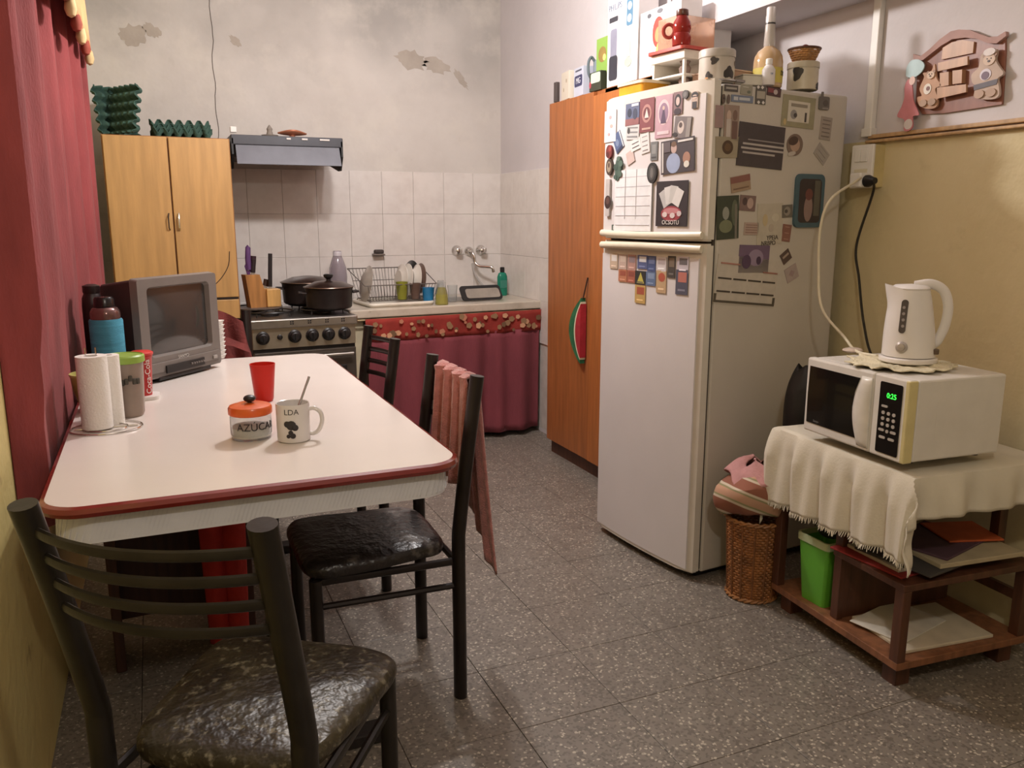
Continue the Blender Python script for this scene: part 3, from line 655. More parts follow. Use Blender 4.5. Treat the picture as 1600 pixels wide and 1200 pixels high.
tag(B().lathe([(.026, 0), (.034, .10), (.032, .10), (.024, .004), (0, .003)], (1.295, 4.60, ZK+.034), 20, cap=False).obj('green_cup', M((150, 150, 50), .3, trans=.3)), 'olive green plastic cup standing in the dish rack', 'cup')
tag(B().lathe([(.024, 0), (.034, .09), (.032, .09), (.022, .004), (0, .003)], (1.375, 4.60, ZK+.034), 20, cap=False).obj('dark_cup', M((92, 70, 60), .3)), 'brown tumbler standing in the dish rack front', 'cup')
tag(B().lathe([(.028, 0), (.037, .085), (.039, .088), (.036, .088), (.026, .005), (0, .004)], (1.452, 4.60, ZK+.008), 20, cap=False).obj('blue_cup', M((24, 120, 178), .3)), 'bright blue plastic cup beside the dish rack', 'cup')
ut = T('wooden_spoon', 'brown wooden utensil handle standing behind the blue cup', 'utensil', (1.49, 4.80, ZK+.004))
B().tube([(0, 0, 0), (-.005, 0, .1), (-.015, .0, .2)], .011, n=10, r1=.008).obj('handle', wood((120, 84, 60)), ut)
B().ball((-.016, 0, .205), .014, 8, sz=1.1).obj('handle_end', wood((120, 84, 60)), ut)
jr = T('glass_jar', 'upturned clear glass jar behind the blue cup', 'jar', (1.575, 4.74, ZK)); B().lathe([(.03, 0), (.034, .01), (.034, .08), (.02, .11), (.018, .125), (.015, .125), (.017, .108), (.031, .08), (.031, .01)], n=22, cap=False).obj('jar_glass', GLASS, jr)
ob = T('oil_bottle', 'small glass bottle of yellow green soap beside the blue cup', 'bottle', (1.515, 4.545, ZK))
B().lathe([(.034, 0), (.037, .004), (.034, .06), (.024, .095), (.022, .1), (0, .1)], n=24, cap=False).obj('liquid', M((186, 172, 34), .2), ob, label='yellow green liquid')
B().lathe([(.036, 0), (.038, .004), (.035, .06), (.026, .098), (.025, .13), (.023, .13), (.024, .098), (.034, .06), (.034, .002)], n=24, cap=False).obj('bottle_glass', GLASS, ob)
tag(B().lathe([(.024, 0), (.030, .10), (.028, .10), (.022, .006), (0, .006)], (1.625, 4.67, ZK), 24, cap=False).obj('drinking_glass', GLASS), 'clear drinking glass between the soap bottle and the sink', 'glass')
db = T('dish_soap', 'teal green dish soap bottle with black cap in the sink corner', 'bottle', (2.055, 4.93, ZK))
B().lathe([(.030, 0), (.034, .006), (.034, .12), (.026, .142), (.013, .15)], n=20, sx=1.0, sy=.6).obj('bottle_body', M((36, 150, 120), .2, trans=.3), db)
B().lathe([(.014, .15), (.015, .155), (.015, .178), (.011, .182)], n=14).obj('cap', BLACK, db)
B().prism(rrect(.045, .05, .006), 0, .0015, Matrix.Translation((0, -.0215, .075)) @ XZ).obj('paper_label', M((50, 132, 112), .5), db)
jg = T('water_jug', 'clear plastic water bottle on the counter behind the pots', 'bottle', (1.005, 4.95, ZK))
B().lathe([(.045, 0), (.05, .01), (.05, .07), (.047, .08), (.05, .09), (.054, .15), (.05, .20), (.034, .25), (.024, .275), (.024, .30), (.02, .30), (.022, .272), (.047, .2), (.05, .15), (.046, .01)], n=24, cap=False).obj('bottle_body', M((214, 206, 214), .1, trans=.8, var=.02), jg)
B().lathe([(.0245, .27), (.0265, .272), (.0265, .292), (.0245, .296)], n=18).obj('neck_ring', M((196, 190, 196), .3), jg)
sd_ = T('soap_dish', 'dark soap dish fixed on the tiles above the dish rack', 'soap dish', (1.29, YB-.03, 1.075))
B().box((0, 0, 0), (.072, .055, .010), bev=.003).obj('dish_base', M((120, 108, 100), .4, .5), sd_)
B().box((.002, -.0, .018), (.058, .04, .024), bev=.008).obj('sponge', M((66, 56, 52), .8), sd_)
# tray leaning in the sink
tl = T('baking_tray', 'black rimmed metal tray leaning at the sink front edge', 'tray', (1.795, 4.60, ZK+.004), 6)
mm = Matrix.Translation((0, 0, 0)) @ Matrix.Rotation(rad(-36), 4, 'X')
b = B(); b.prism(rrect(.27, .10, .02, 4, 0, .055), 0, .008, mm @ XZ); b.obj('tray_rim', BLACK, tl)
b = B(); b.prism(rrect(.225, .065, .016, 4, .008, .05), 0, .002, mm @ Matrix.Translation((0, -.009, 0)) @ XZ); b.obj('tray_face', M((176, 168, 156), .3, .7), tl)
# faucet
fc = T('wall_faucet', 'chrome wall faucet with two taps above the sink', 'faucet', (1.895, YB-.006, 1.085))
for x, nm in ((-.085, 'tap'), (.082, 'tap')):
    t_ = B().lathe([(.034, 0), (.034, .004), (.030, .010), (.018, .026), (.016, .045), (.020, .05), (.020, .062), (.012, .066)], n=22, m=Matrix.Translation((x, 0, .005)) @ Matrix.Rotation(PI/2, 4, 'X')).obj(nm, CHROME, fc)
    b = B()
    for a in (0.6, 2.17): b.tube([(x-.026*math.cos(a), -.055, .005-.026*math.sin(a)), (x+.026*math.cos(a), -.055, .005+.026*math.sin(a))], .0045, n=8)
    b.obj('tap_cross', CHROME, t_)
B().lathe([(.03, 0), (.028, .01), (.018, .02), (.016, .04)], n=20, m=Matrix.Translation((0, 0, 0)) @ Matrix.Rotation(PI/2, 4, 'X')).obj('spout_flange', CHROME, fc)
B().tube(smoothpath([(0, -.03, 0), (.0, -.06, -.004), (.008, -.075, -.03), (.014, -.08, -.07), (.035, -.10, -.092), (.07, -.13, -.095), (.10, -.155, -.10), (.11, -.16, -.13)], 6), .0105, n=12).obj('spout', CHROME, fc)
tag(B().tube(smoothpath([(1.90, 5.06, 1.01), (1.905, 5.05, .96), (1.93, 5.03, .90), (1.965, 5.0, .85), (1.985, 4.97, .815)], 6), .007, n=10).obj('water_hose', M((168, 162, 156), .4)), 'thin grey hose hanging from the faucet to the sink', 'hose')

# ================================================================= WARDROBE
wd = T('wardrobe', 'orange brown wooden wardrobe between sink and fridge', 'wardrobe', (1.985, 3.52, 0))
B().box((.055, 0, .9825), (.11, 1.1, 1.805), bev=.003).box((.07, -.2775, .9825), (.14, .545, 1.80)).obj('carcass', ORANGEWOOD, wd)
B().box((.06, 0, .04), (.10, 1.09, .08)).obj('plinth', DARKWOOD, wd)
d = B().box((-.010, .31, .98), (.02, .475, 1.80), bev=.002).obj('door', ORANGEWOOD, wd)
d2 = B().box((-.014, -.24, .97), (.02, .61, 1.78), bev=.002).obj('door', wood((176, 100, 44), .16), wd)
wm = T('watermelon_hanging', 'watermelon slice shaped cushion hanging on the wardrobe door handle', 'decoration', (1.930, 3.62, .58))
arc = lambda R_, a0, a1, n=14: [(R_*math.cos(rad(a0+(a1-a0)*i/n)), R_*math.sin(rad(a0+(a1-a0)*i/n))) for i in range(n+1)]
YZ = Matrix(((0, 0, -1, 0), (1, 0, 0, 0), (0, 1, 0, 0), (0, 0, 0, 1)))
def cres(Ro, Ri, th, x0, mat, nm, off=0):
    o_ = arc(Ro, 5, 125); i_ = [(x*1.0, y) for x, y in arc(Ri, 12, 118)][::-1]
    b = B(); b.prism([(x, y) for x, y in o_]+[(x+off, y) for x, y in i_], x0, x0+th, Matrix.Translation((0, -.02, 0)) @ YZ @ Matrix.Rotation(rad(50-25), 4, 'Z') @ Matrix.Translation((-.13, 0.02, 0)))
    return b
def melon(sc_, th, mat, nm, x):
    pts = []
    n = 22
    for i in range(n+1):
        t_ = i/n; z = .33*t_; w_ = math.sin(PI*min(1, t_*1.02))**.8
        pts.append((.125*w_*sc_[0]+sc_[1], z*sc_[2]+sc_[3]))
    back = [(sc_[1]-.0, pts[-1][1]), (sc_[1]-.0, pts[0][1])]
    b = B(); b.prism(pts+back, 0, th, Matrix.Translation((x, 0, 0)) @ YZ); return b.obj(nm, mat, wm)
melon((1.0, 0, 1, 0), .026, M((34, 104, 62), .8, var=.3, bump=.3), 'green_rind', .026)
melon((.54, -.002, .88, .02), .030, M((214, 206, 176), .8), 'white_rind', .028)
melon((.43, -.004, .82, .03), .034, M((176, 26, 40), .8, var=.2, bump=.3), 'red_flesh', .030)
B().tube([(.012, 0, .325), (.02, -.005, .37), (.03, -.012, .43)], .004, n=6).obj('hanging_cord', DARKBROWN, wm)

# ================================================================= FRIDGE
TH = rad(5.5); FO = Vector((1.70, 2.315, 0))
fg = T('refrigerator', 'tall white two door refrigerator covered in magnets', 'refrigerator', FO, 5.5)
FW = M((212, 206, 206), .32, var=.03, scale=4, bump=.03, bscale=90); FSIDE = M((196, 188, 176), .4, var=.04, scale=4, bump=.05, bscale=80); FCR = M((210, 203, 190), .35, var=.04)
FY = .60
def bow(y): return -.016*(1-((y-FY/2)/(FY/2))**2)
B().box((.345, FY/2, .878), (.59, FY, 1.70), bev=.008).obj('fridge_body', FSIDE, fg)
B().box((.30, FY/2, .03), (.5, FY-.06, .055)).obj('foot_plinth', BLACK, fg)
B().box((.045, FY/2, .88), (.012, FY-.015, 1.68)).obj('door_seal', M((70, 62, 54), .7), fg)
def door(z0, z1, nm):
    b = B(); n = 18; ys = [FY*i/n for i in range(n+1)]
    prof = [(bow(y)+(.010 if i in (0, n) else 0), min(max(y, .0), FY)) for i, y in enumerate(ys)]+[(.038, FY), (.038, 0)]
    b.prism([(x, y) for x, y in prof], z0, z1)
    bmesh.ops.bevel(b.bm, geom=[e for e in b.bm.edges if abs(e.verts[0].co.z-e.verts[1].co.z) < 1e-6], offset=.006, segments=2, affect='EDGES')
    o = b.obj(nm, FCR, fg, label='white door with cream edges')
    b = B(); yy = [.022+(FY-.036)*i/n for i in range(n+1)]
    poly = [(bow(y)-.0022, y) for y in yy]+[(bow(y)+.004, y) for y in yy[::-1]]
    b.prism(poly, z0+.012, z1-(.045 if z0 > 1 else .05)); b.obj('door_panel', FW, o); return o
dl = door(.030, 1.213, 'door'); du = door(1.221, 1.742, 'door')
def hnd(z, s, par):
    b = B()
    pts = [(bow(FY*i/16)-.006-.016*math.sin(PI*i/16)**.6, .01+(FY-.02)*i/16, z+s*.004*math.sin(PI*i/16)) for i in range(17)]
    b.tube(pts, .0135, n=10, sx=.85, sy=1.0, flat=(0, 0, 1)); b.obj('handle', M((218, 208, 184), .3, var=.04), par)
hnd(1.195, 1, dl); hnd(1.241, -1, du)
text('Electrolux', .013, 'lettering', M((130, 116, 96), .5), dl, (-.0395, .30, 1.195), (0, 0, -PI/2))

# ---- cards and magnets on the fridge. face: 'f' door (a = distance along the door), 's' side (a = distance from the door edge)
def card(name, label, cat, face, a, z, w_, h_, rot, base, motifs=(), shape='r', th=.0022, group=None):
    cols = [tuple(int(v*.80+.20*(sum(c)/3*.7+130*.3)) for v in c) for c in [base]+[m_[-1] for m_ in motifs]]; mats = [M(c, .55, var=.06, scale=30) for c in cols]
    b = B()
    def shp(kind, w1, h1):
        if kind == 'e': return [(w1/2*math.cos(2*PI*i/20), h1/2*math.sin(2*PI*i/20)) for i in range(20)]
        if kind[0] == 'k':
            q = rad(float(kind[1:])); return [(x*math.cos(q)-y*math.sin(q), x*math.sin(q)+y*math.cos(q)) for x, y in ((-w1/2, -h1/2), (w1/2, -h1/2), (w1/2, h1/2), (-w1/2, h1/2))]
        if kind == 't': return [(-w1/2, -h1/2), (w1/2, -h1/2), (0, h1/2)]
        if kind == 'd': return [(-w1/2, 0), (0, -h1/2), (w1/2, 0), (0, h1/2)]
        if kind == 'R': return rrect(w1, h1, min(w1, h1)*.15, 4)
        return [(-w1/2, -h1/2), (w1/2, -h1/2), (w1/2, h1/2), (-w1/2, h1/2)]
    b.prism(shp(shape, w_, h_), 0, th, XZ)
    for i, m_ in enumerate(motifs):
        k, dx, dz, mw, mh = m_[:5]; b.m = i+1
        b.prism([(x+dx*w_, y+dz*h_) for x, y in shp(k, mw*w_, mh*h_)], th, th+.0004+.0002*i, XZ)
    o = b.obj(name, mats, smooth=False)
    if face == 'f':
        slope = .016*2*(a-.3)/.09; sag = .016*(w_/2/.3)**2
        loc = FO+Matrix.Rotation(TH, 3, 'Z') @ Vector((bow(a)-.0026-sag-.0006, a, z)); o.rotation_mode = 'XYZ'
        o.matrix_world = Matrix.Translation(loc) @ Matrix.Rotation(TH-PI/2-math.atan(slope), 4, 'Z') @ Matrix.Rotation(-rad(rot), 4, 'Y')
    else:
        loc = FO+Matrix.Rotation(TH, 3, 'Z') @ Vector((a, -.0006, z))
        o.matrix_world = Matrix.Translation(loc) @ Matrix.Rotation(TH, 4, 'Z') @ Matrix.Rotation(-rad(rot), 4, 'Y')
    return tag(o, label, cat, group)
W_, K_ = (226, 220, 214), (38, 32, 34)
def lines(n, c, x=0, w1=.7, z0=.35, z1=-.35, h=.04): return [('r', x, z0+(z1-z0)*i/max(1, n-1), w1, h, c) for i in range(n)]
cards = [
 ('drawing_sheet', 'pale drawing with pink marks at the freezer door upper far corner', 'paper', 'f', .545, 1.640, .085, .115, 0, (222, 214, 212), [('e', 0, .28, .25, .12, (206, 150, 150)), ('e', .1, .0, .25, .12, (206, 160, 150)), ('e', -.1, -.25, .2, .1, (190, 150, 150))]),
 ('photo_card', 'blue grey landscape card left of the dark red card', 'card', 'f', .396, 1.668, .086, .078, 0, (86, 96, 132), [('r', 0, -.34, 1, .3, (150, 84, 84)), ('e', -.2, .08, .3, .4, (46, 54, 78)), ('e', .2, .0, .3, .5, (60, 66, 92)), ('r', .2, .4, .5, .12, (190, 196, 210))]),
 ('holy_card', 'dark red ornate card near the top of the freezer door', 'card', 'f', .309, 1.656, .082, .115, 0, (140, 62, 66), [('e', 0, .05, .66, .55, (186, 120, 110)), ('e', 0, .05, .46, .38, (120, 44, 52)), ('t', 0, .06, .3, .28, (226, 200, 190)), ('r', 0, -.4, .6, .06, (200, 150, 130))]),
 ('holy_card', 'tall pink card with arched veiled figure on the freezer door', 'card', 'f', .216, 1.642, .088, .142, 0, (196, 146, 160), [('e', 0, .1, .7, .6, (224, 186, 190)), ('e', 0, .08, .55, .48, (150, 110, 140)), ('t', 0, .05, .34, .42, (84, 60, 92)), ('e', 0, .2, .14, .1, (206, 170, 150)), ('r', 0, -.38, .7, .08, (224, 190, 196))]),
 ('portrait_photo', 'small portrait photo of a dark haired person at the freezer door top', 'photo', 'f', .147, 1.679, .044, .072, 0, (136, 96, 100), [('e', 0, .1, .7, .6, (40, 28, 32)), ('e', 0, .08, .4, .38, (214, 180, 170)), ('e', 0, -.38, .8, .3, (60, 40, 50))]),
 ('round_magnet', 'small round grey button magnet right of the portrait photo', 'magnet', 'f', .110, 1.702, .028, .028, 0, (84, 80, 78), [('e', 0, 0, .6, .6, (120, 112, 108))], 'e', .006),
 ('figure_magnet', 'little cartoon child sticker magnet with black hair and glasses', 'magnet', 'f', .068, 1.680, .028, .054, 0, (200, 170, 150), [('e', 0, .28, 1.1, .4, K_), ('e', 0, .18, .8, .26, (216, 180, 160)), ('r', 0, .2, .8, .06, K_), ('r', 0, -.3, .7, .4, (60, 54, 58))], 'R', .003),
 ('photo_card', 'grey photo of animals tilted below the portrait photo', 'photo', 'f', .120, 1.598, .080, .070, -6, (120, 108, 108), [('e', -.1, 0, .4, .6, (204, 184, 174)), ('e', -.12, .1, .2, .25, (90, 70, 66)), ('r', .36, 0, .24, .9, (150, 140, 134)), ('e', -.4, -.35, .3, .2, (50, 42, 44))]),
 ('large_photo', 'dark photo of a person in a pale blue shirt on the freezer door', 'photo', 'f', .139, 1.506, .162, .112, 3, (70, 60, 66), [('e', -.12, -.2, .42, .6, (148, 166, 206)), ('e', -.1, .24, .18, .3, (196, 160, 150)), ('e', -.1, .36, .16, .16, (120, 84, 60)), ('e', .28, -.1, .22, .36, (176, 120, 96)), ('e', .28, -.28, .16, .2, (220, 214, 200)), ('r', -.44, 0, .05, .9, (200, 194, 190)), ('r', .25, .42, .45, .06, (220, 214, 210)), ('r', -.3, .3, .2, .3, (96, 84, 90))]),
 ('small_card', 'narrow dark grey card left of the blue shirt photo', 'card', 'f', .262, 1.530, .038, .064, 0, (110, 112, 112), [('r', 0, .1, .6, .5, (140, 140, 138)), ('r', 0, -.34, .7, .08, (70, 70, 72))]),
 ('paper_note', 'off white tilted note left of the narrow grey card', 'paper', 'f', .315, 1.560, .050, .068, 8, (216, 210, 206), lines(4, (150, 140, 140), 0, .6)),
 ('coupon_strip', 'pale striped coupon under the blue landscape card', 'coupon', 'f', .392, 1.605, .080, .052, -4, (196, 194, 192), lines(3, (130, 128, 130), 0, .8, .3, -.3, .1)+[('e', -.3, .1, .2, .4, (70, 66, 66))]),
 ('paper_note', 'white note with black scribble in the middle of the freezer door', 'paper', 'f', .371, 1.560, .060, .040, 12, (222, 218, 214), lines(2, (80, 74, 78), 0, .7, .15, -.2, .08)),
 ('sticky_note', 'small beige pink note tilted above the big white sheet', 'paper', 'f', .402, 1.517, .046, .046, 20, (206, 176, 166)),
 ('photo_card', 'blue photo card tilted steeply near the freezer door far edge', 'photo', 'f', .486, 1.578, .055, .070, 30, (72, 92, 140), [('r', .45, 0, .1, 1, (214, 214, 216)), ('e', -.1, 0, .4, .4, (110, 130, 170)), ('r', 0, -.4, .8, .12, (50, 60, 96))]),
 ('flower_magnet', 'dark red flower magnet at the freezer door far edge', 'magnet', 'f', .540, 1.546, .044, .050, 0, (130, 40, 38), [('e', .2, .2, .5, .4, (170, 60, 52)), ('e', -.2, -.2, .5, .4, (96, 30, 28))], 'e', .009),
 ('jar_magnet', 'round brown framed magnet under the dark red flower magnet', 'magnet', 'f', .538, 1.490, .046, .062, 0, (74, 56, 44), [('e', 0, 0, .66, .66, (156, 136, 110)), ('e', 0, .1, .3, .3, (90, 64, 52))], 'e', .008),
 ('cactus_magnet', 'bumpy green cactus shaped magnet holding the big white sheet', 'magnet', 'f', .473, 1.480, .040, .090, -6, (66, 92, 78), [('e', .4, .22, .7, .26, (80, 108, 92)), ('e', -.4, .05, .7, .26, (58, 84, 72)), ('e', .4, -.2, .7, .26, (76, 102, 86)), ('e', -.3, -.35, .6, .2, (60, 88, 76)), ('e', 0, .4, .6, .2, (86, 114, 98))], 'e', .009),
 ('oval_magnet', 'black oval magnet right of the big white sheet top', 'magnet', 'f', .265, 1.455, .054, .072, 0, (44, 42, 42), [('e', 0, 0, .7, .7, (76, 74, 72)), ('e', 0, 0, .3, .5, (110, 106, 102))], 'e', .007),
 ('calendar_sheet', 'big white sheet with faint ruled lines on the freezer door', 'paper', 'f', .378, 1.362, .232, .222, 0, (230, 228, 230), lines(6, (196, 192, 198), 0, .92, .38, -.4, .012)+[('r', .1, .1, .005, .8, (200, 196, 200)), ('r', -.2, .1, .005, .8, (200, 196, 200))]),
 ('poker_card', 'black poster card with fanned playing cards and red chips', 'card', 'f', .159, 1.347, .158, .154, 0, (48, 40, 44), [('e', 0, -.22, .66, .34, (170, 50, 60)), ('k28', -.22, .12, .24, .38, (190, 186, 184)), ('k10', -.09, .19, .24, .38, (214, 210, 206)), ('k-8', .06, .2, .24, .38, (200, 196, 192)), ('k-26', .2, .14, .24, .38, (220, 216, 212)), ('e', 0, -.16, .5, .14, (206, 120, 124)), ('e', -.2, -.24, .16, .12, (222, 200, 196)), ('e', .05, -.26, .16, .12, (222, 200, 196)), ('e', .26, -.22, .14, .12, (214, 190, 190))]),
 ('opener_magnet', 'dark round bottle opener magnet with pale handle at far edge', 'magnet', 'f', .545, 1.375, .030, .140, 0, (190, 180, 176), [('e', .1, -.12, 1.6, .36, (58, 32, 30)), ('e', .1, -.08, .9, .2, (96, 60, 52))], 'R', .008),
 ('word_magnet', 'dark strip of letters magnet at the bottom of the freezer door', 'magnet', 'f', .453, 1.262, .125, .022, 0, (60, 84, 72), [('r', -.4, 0, .04, .7, W_), ('r', -.2, 0, .04, .7, W_), ('r', 0, 0, .04, .7, W_), ('r', .2, 0, .04, .7, W_), ('r', .4, 0, .04, .7, W_)]),
]
cup = [('tan coupon magnet with white corner, first under the handle at the far edge', .496, 1.135, .055, .058, (198, 168, 138), (222, 214, 206)), ('pale beige coupon magnet, second in the top row', .434, 1.135, .052, .056, (196, 164, 146), (210, 186, 166)),
 ('salmon and grey coupon magnet, third in the top row', .374, 1.135, .052, .058, (184, 132, 118), (150, 128, 134)), ('blue and white coupon magnet, fourth in the top row', .309, 1.140, .058, .050, (78, 92, 150), (222, 222, 226)),
 ('deep blue coupon magnet, fifth in the top row', .256, 1.136, .045, .056, (62, 82, 140), (100, 116, 170)), ('white coupon magnet with pale picture, sixth in the top row', .202, 1.137, .052, .050, (214, 206, 208), (186, 170, 172)),
 ('tall dark speckled coupon magnet, seventh in the top row', .149, 1.130, .038, .076, (72, 64, 58), (130, 112, 90)), ('lilac white coupon magnet, last in the top row near the door edge', .093, 1.140, .054, .056, (196, 186, 198), (110, 104, 110)),
 ('orange coupon magnet, first of the second row', .432, 1.083, .056, .046, (196, 112, 72), (170, 74, 50)), ('brick red coupon magnet, second of the second row', .376, 1.083, .050, .046, (180, 88, 62), (150, 66, 50)),
 ('black and yellow coupon magnet in the second row', .319, 1.082, .062, .050, (44, 46, 44), (206, 190, 60)), ('sky blue coupon magnet in the second row', .258, 1.082, .054, .050, (84, 110, 156), (120, 144, 186)),
 ('tan coupon magnet with orange circle in the second row', .199, 1.075, .052, .080, (200, 160, 110), (196, 76, 50)), ('navy coupon magnet with salmon top at the end of the second row', .095, 1.080, .058, .086, (78, 78, 100), (204, 108, 90)),
 ('yellow and orange coupon magnet hanging lowest in the third row', .317, 1.021, .062, .066, (206, 160, 74), (186, 76, 46))]
for lb, a, z, w_, h_, c1, c2 in cup:
    cards.append(('coupon_magnet', lb, 'magnet', 'f', a, z, w_, h_, 0, c1, [('e' if 'circle' in lb else 't' if 'black and' in lb else 'r', .05, .2 if 'black' not in lb else 0, .7, .4 if 'black' not in lb else .8, c2), ('r', 0, -.32, .6, .08, tuple(min(255, v+50) for v in c1))]))
